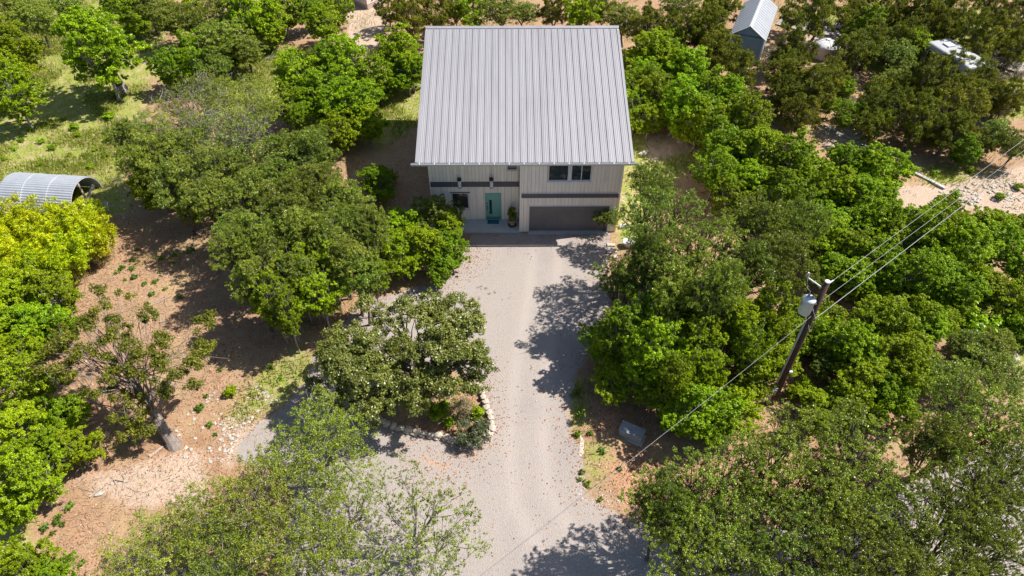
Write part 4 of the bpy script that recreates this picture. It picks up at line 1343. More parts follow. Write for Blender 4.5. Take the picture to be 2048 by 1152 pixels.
def acc_gl(p):
    ds = drive_sdf(p)
    o = region_w(p, ORANGE, 2.0)
    return np.clip(np.exp(np.minimum(ds, 0) * 1.6) * .6 * (vnoise(p, .8, 9) > .4) + o * .7 + .03 * vnoise(p, .6, 12), 0, 1) * (ds < 0)


p = scatter(5200, (-12, 14), (-26, .2), acc_gl, rng)
tag(link('drive_litter', quads_mesh('drive_litter', flakes(p, .075, .045, rng, .022, .12), M['litterflake'], rng.rand(len(p)) ** 1.3)), 'orange brown leaves blown along the gravel edges', 'leaf litter', kind='stuff')


CLEAR = poly([(210, 440), (430, 470), (430, 560), (520, 660), (640, 720), (600, 800), (480, 900), (380, 1000), (150, 1150), (130, 900), (150, 800), (100, 640), (150, 540)])


def acc_mulch(p):
    return (sdf(p, CLEAR) < .6) * np.clip(.3 + vnoise(p, .7, 10), 0, 1)


p = scatter(5200, (-32, -6), (-24, 3), acc_mulch, rng)
tag(link('wood_chips', quads_mesh('wood_chips', flakes(p, .34, .016, rng, .03, .1), M['mulch'], rng.rand(len(p)))), 'pale twigs and wood chips covering the brown clearing', 'wood chips', kind='stuff')


def acc_grass(p):
    g, v, e, o, ds = masks(p)
    return np.clip(g * 1.3 - .35, 0, 1) * np.clip((vnoise(p, .55, 14) - .3) * 2.6, .04, 1) * (1 - e) * (ds > .1) * in_view(p)


p = scatter(95000, (-56, 48), (-24, 38), acc_grass, rng)
cl = vnoise(p, .9, 15)
tag(link('meadow_grass', quads_mesh('meadow_grass', flakes(p, .20, .045, rng, .0, .3, True), M['grass'], np.clip(.25 + .5 * rng.rand(len(p)) + .5 * (cl - .5), 0, 1))), 'short yellow green grass of the meadow and verges', 'grass', kind='stuff')


def acc_sparse(p):
    g, v, e, o, ds = masks(p)
    return np.clip((vnoise(p, .4, 16) - .5) * 2.2 + .5 * (vnoise(p, 1.3, 18) - .6), 0, 1) * (ds > .2) * in_view(p)


p = scatter(30000, (-50, 45), (-24, 36), acc_sparse, rng)
tag(link('stray_grass', quads_mesh('stray_grass', flakes(p, .16, .04, rng, .0, .3, True), M['grass'], rng.rand(len(p)) * .8)), 'thin stray grass on the bare soil between the trees', 'grass', kind='stuff')


def rock_mesh(rng, nm='rock', mat='rock', sub=1):
    import bmesh
    bm = bmesh.new()
    bmesh.ops.create_icosphere(bm, subdivisions=1, radius=1)
    pl = [(rng.normal(size=3), .55 + .35 * rng.rand()) for _ in range(7)]
    for v in bm.verts:
        c = np.array(v.co)
        for nrm, dd_ in pl:
            n_ = nrm / np.linalg.norm(nrm)
            k = c @ n_
            if k > dd_:
                c = c - n_ * (k - dd_)
        v.co = c
    m = bpy.data.meshes.new(nm)
    bm.to_mesh(m)
    bm.free()
    m.materials.append(M[mat])
    return m


ROCKS = [rock_mesh(np.random.RandomState(800 + k)) for k in range(6)]
WST = [rock_mesh(np.random.RandomState(830 + k), 'stone', 'wallstone') for k in range(6)]


def rubble(name, pg, n, smin, smax, label):
    rng = np.random.RandomState(n)
    P2 = poly(pg)
    p = scatter(n, (P2[:, 0].min(), P2[:, 0].max()), (P2[:, 1].min(), P2[:, 1].max()), lambda q: (sdf(q, P2) < 0) * np.clip((vnoise(q, 1.2, 21) - .25) * 1.6, .05, 1), rng)
    gz_ = ground_z(p)
    mb = MB()
    tp_ = [np.array([v.co for v in m.vertices]) for m in ROCKS]
    ft = [[tuple(f.vertices) for f in m.polygons] for m in ROCKS]
    for i in range(n):
        k = rng.randint(6)
        s = smin + (smax - smin) * rng.rand() ** 3
        a = rng.rand() * 6.28
        R_ = np.array([[math.cos(a), -math.sin(a), 0], [math.sin(a), math.cos(a), 0], [0, 0, 1]])
        mb.add((tp_[k] * [s, s * .75, s * .45]) @ R_.T + [p[i, 0], p[i, 1], gz_[i] + s * .12], ft[k])
    tag(mb.obj(name, M['rock']), label, 'rubble', kind='stuff')


rubble('clearing_rubble', [(360, 840), (430, 780), (520, 770), (560, 800), (480, 860), (470, 920), (390, 930), (340, 900)], 420, .03, .13, 'white limestone chips strewn through the clearing')
rubble('slope_rubble', [(1870, 380), (1980, 360), (2060, 370), (2060, 420), (1960, 420)], 300, .05, .22, 'white limestone rubble on the bare patch under the wires')
rubble('verge_rubble', [(1150, 930), (1180, 950), (1250, 1010), (1200, 1020), (1150, 990)], 160, .025, .08, 'pale limestone chips along the driveway verge')
rubble('garage_rubble', [(1240, 330), (1290, 300), (1300, 340), (1260, 440), (1240, 430)], 160, .03, .12, 'pale stone chips beside the garage side wall')
rubble('forest_rubble', [(1600, 90), (2000, 160), (2040, 300), (1650, 300)], 160, .04, .16, 'scattered pale stones between the junipers')


def rock(u, v, sx, sy, sz, rz, label, k=0, group=None):
    x, y = at(u, v)
    o = link('rock', ROCKS[k % 6])
    o.location = (x, y, sz * .4)
    o.scale = (sx, sy, sz)
    o.rotation_euler = (0, 0, rz)
    return tag(o, label, 'rock', group)


rock(200, 988, .28, .17, .12, .4, 'flat pale stone beside broken branches in the clearing', 1)
rock(1362, 286, .42, .25, .18, .2, 'smooth pale green grey boulder lying behind the house', 2)
rock(2022, 722, .5, .4, .45, .5, 'whitish lump of rock on the grassy slope', 3)
rock(347, 896, .14, .1, .1, .2, 'small white stone at the foot of the leaning juniper', 4)
rock(168, 530, .55, .12, .10, .8, 'long pale stone sliver at the foot of the bamboo', 5)


def slab(name, u, v, L, W, Hh, rz, label, mat='concrete', cat='slab'):
    x, y = at(u, v)
    mb = MB().box(-L / 2, L / 2, -W / 2, W / 2, 0, Hh)
    vs = mb.v
    rg = random.Random(int(u * 7 + v))
    mb.v = [(a + rg.uniform(-.04, .04) * min(L, 1), b + rg.uniform(-.03, .03), c_) for a, b, c_ in vs]
    o = mb.obj(name, M[mat])
    o.location = (x, y, -.02)
    o.rotation_euler = (0, 0, rz)
    return tag(o, label, cat)


slab('stone_slab', 1224, 504, .62, .32, .14, .1, 'long pale limestone block lying at the edge of the gravel', 'rock')
slab('stone_slab', 1222, 491, .5, .26, .12, -.1, 'thin weathered stone slab behind the long limestone block', 'wallstone')
slab('stone_slab', 1231, 516, .26, .3, .16, .3, 'squarish pale stone in front of the long limestone block', 'rock')
slab('stone_slab', 1288, 306, .9, .35, .08, .7, 'pale flat stone slab lying in grass beside the house roof', 'rock')
slab('stone_slab', 1246, 455, .45, .3, .22, .1, 'pale block lying beside the garage side wall', 'concrete')
slab('edging_slab', 1164, 885, .2, 1.5, .035, -.12, 'narrow pale edging slab along the right rim of the driveway', 'wallstone', 'edging')
slab('stone_slab', 1685, 280, .5, .4, .06, .5, 'flat square paving stone lying before the long kerb', 'wallstone')

# stones of the island edging
pts = [np.array(at(u, v)) for u, v in ((715, 815), (745, 832), (768, 848), (790, 858), (820, 866), (850, 871), (880, 878), (910, 884), (940, 892), (968, 886), (985, 862), (978, 830), (968, 800), (955, 772))]
edging = thing('stone_edging', 'low curved edging of rough limestone blocks round the island oak', 'stone wall', (pts[0][0], pts[0][1], 0))
rg = random.Random(3)
for a, b in zip(pts[:-1], pts[1:]):
    L = np.linalg.norm(b - a)
    m = max(1, round(L / .34))
    for k in range(m):
        for lay in range(2):
            q = a + (b - a) * ((k + .5 + lay * .4) / m)
            o = link('stone', WST[rg.randrange(6)], edging)
            o.location = (q[0] - pts[0][0] + rg.uniform(-.04, .04), q[1] - pts[0][1] + rg.uniform(-.04, .04) + lay * .04, .08 + lay * .15)
            o.scale = (L / m * .62, rg.uniform(.15, .23), rg.uniform(.11, .15))
            o.rotation_euler = (rg.uniform(-.1, .1), rg.uniform(-.1, .1), math.atan2(b[1] - a[1], b[0] - a[0]) + rg.uniform(-.15, .15))

# sticks and fallen branches


def stick(pts, r, label, mat='oldwood', forks=0, cat='branch', nm='fallen_branch', seed=0):
    rng = np.random.RandomState(seed + 900)
    P3 = [np.array([*at(u, v), z]) for u, v, z in pts]
    b0 = P3[0]
    mb = MB().tube([p - b0 for p in P3], [r * (1 - .6 * i / (len(P3) - 1)) for i in range(len(P3))], 6)
    for _ in range(forks):
        s = P3[rng.randint(len(P3))] - b0
        e = s + np.array([rng.normal() * .6, rng.normal() * .6, abs(rng.normal()) * .15])
        limb(mb, s, e, r * .5, r * .15, rng, .1, 4, 4)
    o = mb.obj(nm, M[mat])
    o.location = tuple(b0)
    return tag(o, label, cat)


stick([(300, 914, .06), (315, 904, .07), (327, 894, .06)], .07, 'straight pale log lying below the leaning juniper trunk', 'oldwood', 0, 'log', 'log')
stick([(180, 995, .05), (192, 985, .06), (212, 975, .1)], .04, 'bleached forked branch lying on the mulch near the left trees', 'oldwood', 4, seed=1)
stick([(222, 970, .05), (228, 960, .1), (250, 965, .06)], .03, 'thin broken branch beside the bleached forked branch', 'oldwood', 5, seed=2)
stick([(250, 962, .05), (252, 975, .05), (248, 985, .04)], .025, 'short crooked stick on the mulch clearing', 'oldwood', 2, seed=3)
stick([(310, 605, .04), (330, 598, .04), (345, 592, .05)], .03, 'slim grey stick on the upper mulch clearing', 'oldwood', 3, seed=4)
stick([(320, 645, .04), (338, 640, .04)], .03, 'short pale stick on the middle of the mulch clearing', 'oldwood', 2, seed=5)
stick([(520, 122, .05), (535, 120, .1), (555, 112, .05)], .05, 'pile of bleached grey branches in the dry grass behind the oaks', 'palebark', 12, seed=6)
stick([(515, 100, .0), (522, 92, .5), (532, 84, 1.1)], .06, 'dark leaning dead stick in the dry grass behind the oaks', 'char', 0, 'stick', 'dead_stick', seed=7)
stick([(1300, 310, .03), (1310, 306, .03)], .03, 'small pale stick by the stone slab beside the house', 'oldwood', 2, seed=8)
stick([(325, 898, .02), (330, 930, .02), (337, 965, .02), (350, 985, .02), (360, 1008, .02)], .012, 'thin dark cable snaking over the mulch below the juniper', 'char', 0, 'cable', 'cable', seed=9)

# ------------------------------------------------------------------ potted plant on the porch
px, py = -1.08, .62
pot = thing('potted_plant', 'bushy dark plant in a patterned clay pot on the porch', 'potted plant', (px, py, .10))
MB().lathe([(.14, 0), (.20, .12), (.23, .30), (.235, .44), (.26, .45), (.26, .50), (.22, .50), (.21, .44)], 16).obj('pot', M['clay'], pot, True)
MB().lathe([(.001, .43), (.215, .435)], 16, cap=False).obj('soil', M['dirt'], pot)
MB().lathe([(.26, -.0), (.28, .04), (.24, .04)], 16).obj('saucer', M['black'], pot)
rng = np.random.RandomState(61)
C = np.column_stack([rng.normal(size=16) * .14, rng.normal(size=16) * .14, .6 + rng.rand(16) * .75])
V, tn = leaves(C, np.full(16, .17), 60, .14, .07, rng)
mk = make_trunk(C, (0, 0, .43), (0, 0, .6), .015, rng, 4)
mk.obj('stem', M['bark'], pot)
pl = link('foliage', quads_mesh('foliage', V, M['oak'], tn), pot)

# ------------------------------------------------------------------ utility pole and wires
bx0, by0 = at(1543, 806)
pole = thing('utility_pole', 'dark wooden utility pole carrying a grey transformer can', 'utility pole', (bx0, by0, 0))
mb = MB().tube([(0, 0, -.3), (0, 0, 3), (0, 0, 6), (0, 0, 8.55)], [.17, .155, .14, .12], 12)
mb.obj('post', M['polewood'], pole, True)
MB().lathe([(.125, 8.545), (.11, 8.58)], 12).obj('cap', M['galv'], pole)
tk = MB().lathe([(.02, 0), (.24, .0), (.26, .04), (.26, .78), (.28, .80), (.28, .83), (.22, .90), (.05, .93)], 18, (-.46, -.06, 6.75)).obj('transformer', M['tank'], pole, True)
for k, (a, b) in enumerate(((-.52, .0), (-.40, -.14))):
    MB().lathe([(.035, 0), (.06, .03), (.035, .06), (.06, .09), (.035, .12), (.055, .15), (.03, .2), (.015, .3)], 10, (a, b, 7.66)).obj('bushing', M['porcelain'], tk)
MB().box(-.22, -.1, -.12, .0, 6.9, 6.98).box(-.22, -.1, -.12, .0, 7.3, 7.38).obj('bracket', M['galv'], tk)
MB().tube([(-.74, -.06, 7.2), (-.80, -.10, 7.5)], .03, 6).obj('arrester', M['porcelain'], tk)
arm = MB().tube([(0, 0, 8.1), (-.35, .25, 8.25), (-.62, .38, 8.38)], .03, 6).obj('cutout_arm', M['galv'], pole)
MB().lathe([(.03, 0), (.05, .05), (.03, .1), (.05, .15), (.03, .2), (.05, .25), (.03, .32)], 10, (-.66, .40, 8.35)).obj('fuse_cutout', M['porcelain'], arm)
MB().tube([(-.72, .36, 8.72), (-.70, .46, 8.5), (-.62, .47, 8.32)], .025, 6).obj('fuse_tube', M['galv'], arm)
MB().tube([(.0, 0, 8.4), (.22, .12, 8.42), (.34, .2, 8.42)], .035, 8).obj('dead_end_insulator', M['porcelain'], pole)
MB().tube([(-.62, .42, 8.3), (-.62, .2, 8.0), (-.52, .0, 7.96)], .010, 5).obj('jumper_wire', M['wire'], pole)
MB().tube([(-.36, -.2, 7.4), (-.05, -.26, 6.75), (.06, -.2, 6.5), (.2, -.1, 6.55)], .012, 5).obj('secondary_loop', M['wire'], pole)
MB().tube([(-.1, -.22, 6.1), (.02, -.3, 5.75), (.15, -.2, 5.8), (.18, -.1, 6.3)], .012, 5).obj('drip_loop', M['wire'], pole)
MB().tube([(-.20, -.05, 6.3), (-.21, -.06, 4), (-.24, -.07, 1.3)], .045, 8).obj('upright_tube', M['upright_tube'], pole)  # grey conduit down the side of the pole
MB().box(-.42, -.14, -.22, -.02, .95, 1.5).box(-.36, -.18, -.25, -.221, 1.05, 1.4).obj('meter_box', M['upright_tube'], pole)
MB().tube([(-.26, -.1, .95), (-.26, -.1, -.1)], .055, 8).obj('riser_pipe', M['concrete'], pole)
MB().box(.06, .22, -.2, -.08, 2.6, 2.75).obj('pole_tag', M['galv'], pole)


def wire(a, b, sag, r, label, mat='wire'):
    a, b = np.array(a), np.array(b)
    pts = []
    for i in range(33):
        s = i / 32
        p = a * (1 - s) + b * s
        p[2] -= sag * 4 * s * (1 - s)
        pts.append(p - a)
    o = MB().tube(pts, r, 6).obj('power_line', M[mat])
    o.location = tuple(a)
    tag(o, label, 'power line')


def far(u, v, z):
    x, y = at(u, v, z)
    return (x, y, z)


def ray_end(a, u, v, L):
    """carry the line from a through the picture direction (u,v) on to length L at a's height"""
    q = np.array(far(u, v, a[2]))
    d = q - a
    return a + d / np.linalg.norm(d) * L


A1 = np.array([bx0 + .34, by0 + .2, 8.42])
wire(A1, ray_end(A1, 2048, 279, 42), .0, .009, 'uppermost thin power line running from the pole top over the thicket')
A2 = np.array([bx0 + .12, by0 + .02, 7.35])
wire(A2, ray_end(A2, 2048, 301, 42), .0, .008, 'middle power line attached level with the transformer can')
A3 = np.array([bx0 + .2, by0 - .1, 6.5])
wire(A3, ray_end(A3, 2048, 318, 42), .0, .014, 'thickest twisted white power line lowest on the pole')
A4 = np.array([bx0 - .1, by0 - .14, 6.6])
E4 = np.array(far(700, 1352, 4.6))
wire(A4, E4, .25, .007, 'service line slanting from the pole across the gravel driveway')

# grey utility box by the driveway
q0, q1, q2 = np.array(at(1237, 858, .55)), np.array(at(1281, 877, .55)), np.array(at(1249, 842, .55))
ux = q1 - q0
Lb = np.linalg.norm(ux)
ctr = (q1 + q2) / 2
ub = thing('utility_box', 'grey metal utility box standing in dappled shade by the driveway', 'utility box', (ctr[0], ctr[1], 0), math.atan2(ux[1], ux[0]))
MB().box(-Lb / 2, Lb / 2, -.26, .26, 0, .5).obj('body', M['boxgrey'], ub)
MB().box(-Lb / 2 - .03, Lb / 2 + .03, -.29, .29, .501, .56).obj('lid', M['boxgrey'], ub)
MB().box(-.08, .08, -.30, -.2905, .515, .545).obj('latch', M['black'], ub)
MB().box(-Lb / 2 - .1, Lb / 2 + .1, -.34, .34, -.05, .03).obj('base_pad', M['concrete'], ub)

# white tub by the garage
tx, ty = at(1255, 492)
tub = thing('tub', 'white plastic tub standing in the grass past the garage corner', 'tub', (tx, ty, 0), -.1)
w = MB()
for (a, b, z) in ((.24, .19, 0), (.31, .25, .36), (.34, .28, .37), (.34, .28, .40), (.29, .23, .40), (.22, .17, .05)):
    for k in range(16):
        t_ = 2 * math.pi * k / 16
        c_, s_ = math.cos(t_), math.sin(t_)
        w.v.append((a * abs(c_) ** .6 * (1 if c_ > 0 else -1), b * abs(s_) ** .6 * (1 if s_ > 0 else -1), z))
for i in range(5):
    for k in range(16):
        w.f.append((i * 16 + k, i * 16 + (k + 1) % 16, (i + 1) * 16 + (k + 1) % 16, (i + 1) * 16 + k))
w.f.append(tuple(range(16))[::-1])
w.f.append(tuple(range(80, 96)))
w.obj('bin', M['white'], tub, True)
for sg in (-1, 1):
    MB().tube([(sg * .33, -.1, .36), (sg * .40, -.08, .33), (sg * .40, .08, .33), (sg * .33, .1, .36)], .014, 6).obj('handle', M['white'], tub)
MB().lathe([(.001, .12), (.21, .121)], 14, cap=False).obj('dark_inner_disc', M['dirt'], tub)  # dark disc set low inside the tub for its dark interior

# dark stump with a pale flared foot beside the lone meadow tree
sx, sy = at(244, 184)
st = thing('dead_stump', 'tall charred stump with a pale flared foot beside the meadow tree', 'stump', (sx, sy, 0))
rg = random.Random(8)
mb = MB()
ring = []
for i, (r, z) in enumerate(((.36, .7), (.33, 1.0), (.30, 1.5), (.29, 1.9), (.26, 2.15))):
    for k in range(10):
        t_ = 6.283 * k / 10
        rr = r * (1 + rg.uniform(-.15, .15))
        mb.v.append((rr * math.cos(t_), rr * math.sin(t_), z + (rg.uniform(-.05, .3) if i == 4 else 0)))
for i in range(4):
    for k in range(10):
        mb.f.append((i * 10 + k, i * 10 + (k + 1) % 10, (i + 1) * 10 + (k + 1) % 10, (i + 1) * 10 + k))
mb.f.append(tuple(range(40, 50)))
mb.obj('shaft', M['char'], st)
mb = MB()
for i, (r, z) in enumerate(((.58, -.05), (.48, .25), (.40, .55), (.37, .72))):
    for k in range(10):
        t_ = 6.283 * k / 10
        rr = r * (1 + (.16 if k % 2 else -.1))
        mb.v.append((rr * math.cos(t_), rr * math.sin(t_), z))
for i in range(3):
    for k in range(10):
        mb.f.append((i * 10 + k, i * 10 + (k + 1) % 10, (i + 1) * 10 + (k + 1) % 10, (i + 1) * 10 + k))
mb.f.append(tuple(range(30, 40)))
mb.obj('root_flare', M['palebark'], st)

# ------------------------------------------------------------------ arched shelter
qx, qy = at(108, 402)
sheltr = thing('arched_shelter', 'arched shelter of corrugated metal sheet, open at one end', 'shelter', (qx, qy, 0), -.10)
LQ, RQ, HQ = 5.0, 1.75, 1.75
mb = MB()
NA = 64
for sx_ in (0, 1):
    for k in range(NA + 1):
        t_ = math.pi * k / NA
        rr = RQ + (.018 if k % 2 else -.018)
        mb.v.append(((-LQ / 2) if sx_ == 0 else LQ / 2, rr * math.cos(t_), rr * math.sin(t_) * HQ / RQ))
for k in range(NA):
    mb.f.append((k, k + 1, NA + 1 + k + 1, NA + 1 + k))
sheet = mb.obj('metal_sheet', M['corr'], sheltr)
sd = sheet.modifiers.new('thick', 'SOLIDIFY')
sd.thickness = .012
for xe in (-LQ / 2, -LQ / 6, LQ / 6, LQ / 2 - .03):
    MB().tube([(xe, (RQ - .05) * math.cos(math.pi * k / 16), (RQ - .05) * math.sin(math.pi * k / 16)) for k in range(17)], .03, 6).obj('rib', M['galv'], sheltr)
for xe in (-.9, .8):
    MB().tube([(xe, (RQ + .03) * math.cos(math.pi * k / 24), (RQ + .03) * math.sin(math.pi * k / 24)) for k in range(25)], .016, 5).obj('lap_joint', M['galv'], sheltr)
mb = MB()
vs = [(-LQ / 2 + .05, (RQ - .06) * math.cos(math.pi * k / 20), (RQ - .06) * math.sin(math.pi * k / 20)) for k in range(21)]
mb.add(vs, [tuple(range(21))]).obj('end_panel', M['corr'], sheltr)
MB().box(LQ / 2 - .1, LQ / 2 - .04, -.08, .06, 0, RQ - .06).obj('end_post', M['oldwood'], sheltr)
mb = MB().box(0, 1.3, -.15, .15, 0, .04)
o = mb.obj('plank', M['oldwood'])
o.location = (qx + 2.75, qy - .9, .55)
o.rotation_euler = (0, -.75, .9)
tag(o, 'weathered plank leaning at the open mouth of the arched shelter', 'plank')
mb = MB().lathe([(.22, 0), (.26, .35), (.27, .37), (.23, .37), (.2, .05)], 12)
bx1, by1 = at(212, 418)
o = mb.obj('bucket', M['white'])
o.location = (bx1, by1, 0)
tag(o, 'pale bucket standing in shade right of the bamboo', 'bucket')

# ------------------------------------------------------------------ blue shed
ea = np.array(at(1533, 78, 2.5))
eb = np.array(at(1463, 60, 2.5))
ax = np.array(at(1557, 12, 2.5)) - ea
ax /= np.linalg.norm(ax)
rot = math.atan2(ax[1], ax[0]) - math.pi / 2
xv = np.array([math.cos(rot), math.sin(rot)])
Ws = abs((ea - eb) @ xv)
mid = ea - xv * Ws / 2
shed = thing('shed', 'blue grey metal shed with a pale ribbed gable roof', 'shed', (mid[0], mid[1], 0), rot)
hw, Lsd, eh, rh = Ws / 2 - .12, 7.0, 2.45, 3.35
mb = MB()
mb.add([(-hw, .12, 0), (hw, .12, 0), (hw, .12, eh), (0, .12, rh - .06), (-hw, .12, eh), (-hw, Lsd, 0), (hw, Lsd, 0), (hw, Lsd, eh), (0, Lsd, rh - .06), (-hw, Lsd, eh)],
       [(0, 1, 2, 3, 4), (9, 8, 7, 6, 5), (0, 4, 9, 5), (1, 6, 7, 2), (0, 5, 6, 1), (2, 7, 8, 3), (3, 8, 9, 4)])
sw_ = mb.obj('wall', M['shedblue'], shed)
nb = int(2 * hw / .3)
for k in range(nb):
    x0 = -hw + k * 2 * hw / nb
    x1 = x0 + 2 * hw / nb - .02
    xm = (x0 + x1) / 2
    zt = eh - .03
    MB().box(x0, x1, .085, .117, .03, zt).obj('siding_board', M['shedblue'], sw_)
MB().box(-hw, hw, .07, .118, eh - .028, eh + .02).obj('gable_joint', M['band'], shed)
MB().box(hw - .08, hw + .03, .06, .2, 0, eh - .03).obj('corner_trim', M['trim'], shed)
MB().box(-hw - .03, -hw + .08, .06, .2, 0, eh - .03).obj('corner_trim', M['trim'], shed)
ov = Ws / 2 + .02
sl_ = (rh - eh) / hw
np_ = 9
for sg in (-1, 1):
    side = MB().add([(0, -.1, rh), (sg * ov, -.1, rh - ov * sl_), (sg * ov, Lsd + .15, rh - ov * sl_), (0, Lsd + .15, rh), (0, -.1, rh - .05), (sg * ov, -.1, rh - ov * sl_ - .05), (sg * ov, Lsd + .15, rh - ov * sl_ - .05), (0, Lsd + .15, rh - .05)],
                    [(0, 1, 2, 3), (7, 6, 5, 4), (0, 4, 5, 1), (1, 5, 6, 2), (2, 6, 7, 3), (3, 7, 4, 0)]).obj('roof', M['shedroof'], shed)
    for k in range(1, 16):
        y = -.1 + k * (Lsd + .25) / 16
        MB().add([(0, y - .02, rh + .002), (sg * ov, y - .02, rh - ov * sl_ + .002), (sg * ov, y + .02, rh - ov * sl_ + .002), (0, y + .02, rh + .002), (0, y, rh + .03), (sg * ov, y, rh - ov * sl_ + .03)],
                 [(0, 1, 5, 4), (3, 4, 5, 2), (1, 2, 5), (0, 4, 3)]).obj('roof_rib', M['shedroof'], side)
MB().add([(-.14, -.12, rh - .14 * sl_ + .035), (0, -.12, rh + .05), (.14, -.12, rh - .14 * sl_ + .035), (-.14, Lsd + .17, rh - .14 * sl_ + .035), (0, Lsd + .17, rh + .05), (.14, Lsd + .17, rh - .14 * sl_ + .035)],
         [(0, 1, 4, 3), (1, 2, 5, 4), (0, 2, 1), (3, 4, 5)]).obj('ridge_cap', M['trim'], shed)
MB().lathe([(.05, 0), (.06, .03), (.03, .06)], 8, (.15, .05, 2.75)).obj('gable_lamp', M['white'], shed)

# ------------------------------------------------------------------ pink cabin
c0 = np.array(at(736, 20))
dl = np.array(at(697, 6)) - c0
an = math.atan2(dl[1], dl[0])
cab = thing('cabin', 'pale pink cabin corner at the end of the bare dirt yard', 'cabin', (c0[0], c0[1], 0), an)
# local x runs along the shaded wall, local -y along the sunlit wall
MB().box(0.03, 6, -7, -.03, .0, .5).obj('skirting', M['pinkdark'], cab)
MB().box(0, 6.03, -7.03, 0, .5, 3.0).obj('wall', M['pink'], cab)
wd = MB().box(1.6, 2.4, .002, .05, 1.2, 2.3).obj('window', M['trim'], cab)
MB().box(1.68, 2.32, .051, .06, 1.28, 2.22).obj('pane', M['glass'], wd)
MB().box(-.06, -.002, -.75, -.65, .7, 1.3).obj('wall_box', M['black'], cab)
MB().add([(-.4, .4, 2.95), (6.4, .4, 2.95), (6.4, -7.4, 2.95), (-.4, -7.4, 2.95), (-.4, -3.5, 4.2), (6.4, -3.5, 4.2)], [(0, 1, 5, 4), (2, 3, 4, 5), (0, 4, 3), (1, 2, 5), (0, 3, 2, 1)]).obj('roof', M['shedroof'], cab)

# ------------------------------------------------------------------ white tank, car and trailer among the junipers
dx0, dy0 = at(1646, 112)
tank = thing('water_tank', 'low round white tank with domed ribbed lid beside the blue shed', 'tank', (dx0, dy0, 0))
MB().lathe([(1.0, 0), (1.03, .05), (1.03, 1.0), (1.08, 1.02), (1.08, 1.08), (.9, 1.25), (.5, 1.42), (.2, 1.48)], 24).obj('body', M['white'], tank, True)
for k in range(8):
    t_ = k * math.pi / 4
    MB().tube([(1.07 * math.cos(t_), 1.07 * math.sin(t_), 1.09), (.9 * math.cos(t_), .9 * math.sin(t_), 1.26), (.5 * math.cos(t_), .5 * math.sin(t_), 1.43), (.2 * math.cos(t_), .2 * math.sin(t_), 1.49)], .03, 5).obj('lid_rib', M['white'], tank)
MB().lathe([(.2, 1.47), (.2, 1.56), (.15, 1.58)], 14).obj('hatch', M['white'], tank)


def car(u, v, rz):
    x, y = at(u, v)
    c = thing('parked_car', 'white parked car half hidden by trees near the lane', 'car', (x, y, 0), rz)
    prof = [(-2.15, .35), (-2.2, .7), (-2.1, .88), (-1.2, .95), (-.55, 1.42), (.9, 1.45), (1.75, .98), (2.15, .90), (2.2, .6), (2.15, .35)]
    mb = MB()
    n = len(prof)
    for yy, kk in ((-.82, 1), (.82, 1)):
        for a, b in prof:
            ins = .14 if b > 1.1 else 0
            mb.v.append((a, yy - math.copysign(ins, yy), b))
    mb.f = [(i, (i + 1) % n, n + (i + 1) % n, n + i) for i in range(n)] + [tuple(range(n))[::-1], tuple(range(n, 2 * n))]
    body = mb.obj('body', M['whitepaint'], c)
    bv = body.modifiers.new('bevel', 'BEVEL')
    bv.width = .06
    bv.segments = 2
    MB().add([(-1.16, -.62, .985), (-1.16, .62, .985), (-.6, .6, 1.40), (-.6, -.6, 1.40)], [(0, 1, 2, 3)]).obj('windscreen', M['glass'], c)
    MB().add([(1.69, -.62, 1.03), (1.69, .62, 1.03), (.96, .6, 1.43), (.96, -.6, 1.43)], [(3, 2, 1, 0)]).obj('rear_window', M['glass'], c)
    for sg in (-1, 1):
        MB().add([(-.95, sg * .79, 1.02), (1.45, sg * .79, 1.02), (.85, sg * .705, 1.36), (-.5, sg * .705, 1.36)], [(0, 1, 2, 3)]).obj('side_window', M['glass'], c)
        for xx in (-1.35, 1.35):
            w_ = MB().tube([(xx, sg * .62, .32), (xx, sg * .85, .32)], .32, 16).obj('wheel', M['rubber'], c)
            MB().tube([(xx, sg * .84, .32), (xx, sg * .862, .32)], .19, 12).obj('rim', M['galv'], w_)
        MB().box(-2.235, -2.19, sg * .6 - .15, sg * .6 + .15, .62, .76).obj('headlight', M['lampglass'], c)


car(1776, 88, -.5)
rx, ry = at(1892, 158)
dv = np.array(at(1935, 180, 2.3)) - np.array(at(1848, 122, 2.3))
tr = thing('travel_trailer', 'long white travel trailer roof under dappled juniper shade', 'trailer', (rx, ry, 0), math.atan2(dv[1], dv[0]))
LT = np.linalg.norm(dv)
b_ = MB().box(-LT / 2, LT / 2, -1.15, 1.15, .5, 2.4).obj('body', M['whitepaint'], tr)
bv = b_.modifiers.new('bevel', 'BEVEL')
bv.width = .22
bv.segments = 4
for xx in (-LT * .25, LT * .15):
    MB().box(xx - .35, xx + .35, -.35, .35, 2.405, 2.52).obj('roof_vent', M['white'], tr)
for xx in (-LT * .3, LT * .05, LT * .3):
    f_ = MB().box(xx - .4, xx + .4, -1.18, -1.152, 1.3, 1.95).obj('window', M['trim'], tr)
    MB().box(xx - .34, xx + .34, -1.19, -1.1805, 1.36, 1.89).obj('pane', M['glass'], f_)
for sg in (-1, 1):
    for xx in (-.45, .45):
        MB().tube([(xx, sg * .95, .34), (xx, sg * 1.14, .34)], .34, 16).obj('wheel', M['rubber'], tr)
MB().tube([(LT / 2 - .1, -.5, .5), (LT / 2 + 1.1, 0, .5)], .04, 6).tube([(LT / 2 - .1, .5, .5), (LT / 2 + 1.1, 0, .5)], .04, 6).tube([(LT / 2 + .8, 0, .5), (LT / 2 + .8, 0, 0)], .03, 6).obj('hitch', M['black'], tr)

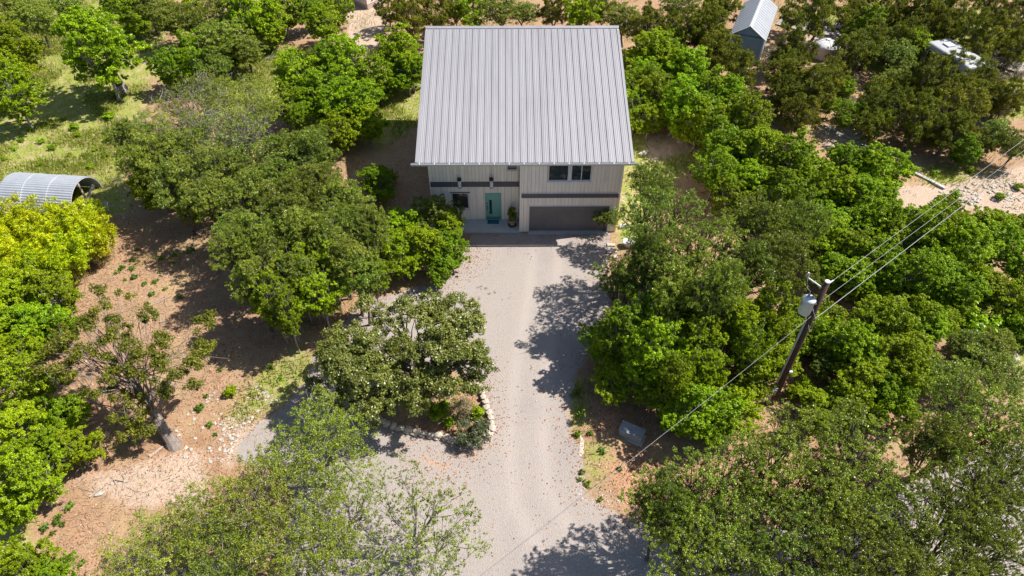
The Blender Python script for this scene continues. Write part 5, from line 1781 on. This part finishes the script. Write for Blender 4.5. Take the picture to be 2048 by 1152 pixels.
# white post with an arm
wx, wy = at(1791, 74)
wp = thing('white_post', 'thin white post with a slanted arm behind the parked car', 'post', (wx, wy, 0), -.45)
MB().tube([(0, 0, -.1), (0, 0, 2.2)], .035, 8).obj('post', M['white'], wp)
MB().tube([(-.55, 0, 2.3), (1.35, 0, 2.1)], .05, 8).obj('arm', M['white'], wp)

# dark mesh gate near the lane
g0, g1 = np.array(at(1940, 125)), np.array(at(1972, 150))
gv = g1 - g0
LG = np.linalg.norm(gv)
gt_ = thing('mesh_gate', 'dark wire mesh gate panel between trailer and lane', 'gate', (g0[0], g0[1], 0), math.atan2(gv[1], gv[0]))
MB().tube([(0, 0, -.1), (0, 0, 1.5)], .04, 8).obj('post', M['black'], gt_)
MB().tube([(LG, 0, -.1), (LG, 0, 1.5)], .04, 8).obj('post', M['black'], gt_)
for z in (.15, .8, 1.45):
    MB().tube([(0, 0, z), (LG, 0, z)], .022, 6).obj('rail', M['black'], gt_)
mb = MB()
for k in range(int(LG / .09)):
    mb.tube([(k * .09 + .05, 0, .15), (k * .09 + .05, 0, 1.45)], .006, 4)
mb.obj('wire_mesh', M['black'], gt_)

# long pale kerb among the trees
ka, kb_ = np.array(at(1655, 255)), np.array(at(1890, 378))
kv = kb_ - ka
LK = np.linalg.norm(kv)
kerb = thing('long_kerb', 'long low pale concrete kerb running under the trees to the rubble patch', 'kerb', (ka[0], ka[1], 0), math.atan2(kv[1], kv[0]))
nk = 8
for k in range(nk):
    MB().box(k * LK / nk + .01, (k + 1) * LK / nk - .01, -.12, .12, -.05, .09 + .015 * (k % 3)).obj('kerb_block', M['concrete'], kerb)
# lane at the top right
lp = poly([(1600, 60), (1690, 62), (1760, 50), (1700, 45), (1620, 50)])
def lane(name, pts, w):
    P2 = [np.array(at(u, v)) for u, v in pts]
    mb = MB()
    for i, p in enumerate(P2):
        d = P2[min(i + 1, len(P2) - 1)] - P2[max(i - 1, 0)]
        d /= np.linalg.norm(d)
        nrm = np.array([-d[1], d[0]])
        mb.v += [tuple(p + nrm * w / 2) + (.09,), tuple(p - nrm * w / 2) + (.09,)]
    for i in range(len(P2) - 1):
        mb.f.append((2 * i, 2 * i + 1, 2 * i + 3, 2 * i + 2))
    tag(mb.obj(name, M['gravel']), kind='structure')


lane('lane', [(1560, 40), (1640, 60), (1720, 62), (1800, 78), (1880, 95), (1960, 112), (2060, 140), (2200, 175)], 2.6)
# fallen leaves: dark clods on the drive
rg = random.Random(12)
for k in range(9):
    u, v = rg.uniform(955, 1005), rg.uniform(560, 602)
    x, y = at(u, v)
    o = link('dirt_clod', ROCKS[k % 6])
    o.location = (x, y, .02)
    s = rg.uniform(.04, .13)
    o.scale = (s * 1.4, s, s * .25)
    o.rotation_euler = (0, 0, rg.uniform(0, 3))
    o.material_slots[0].link = 'OBJECT'
    o.material_slots[0].material = M['cedarbark']
    tag(o, 'small flat brown clod lying on the upper gravel driveway', 'clod', 'brown clods on the driveway')
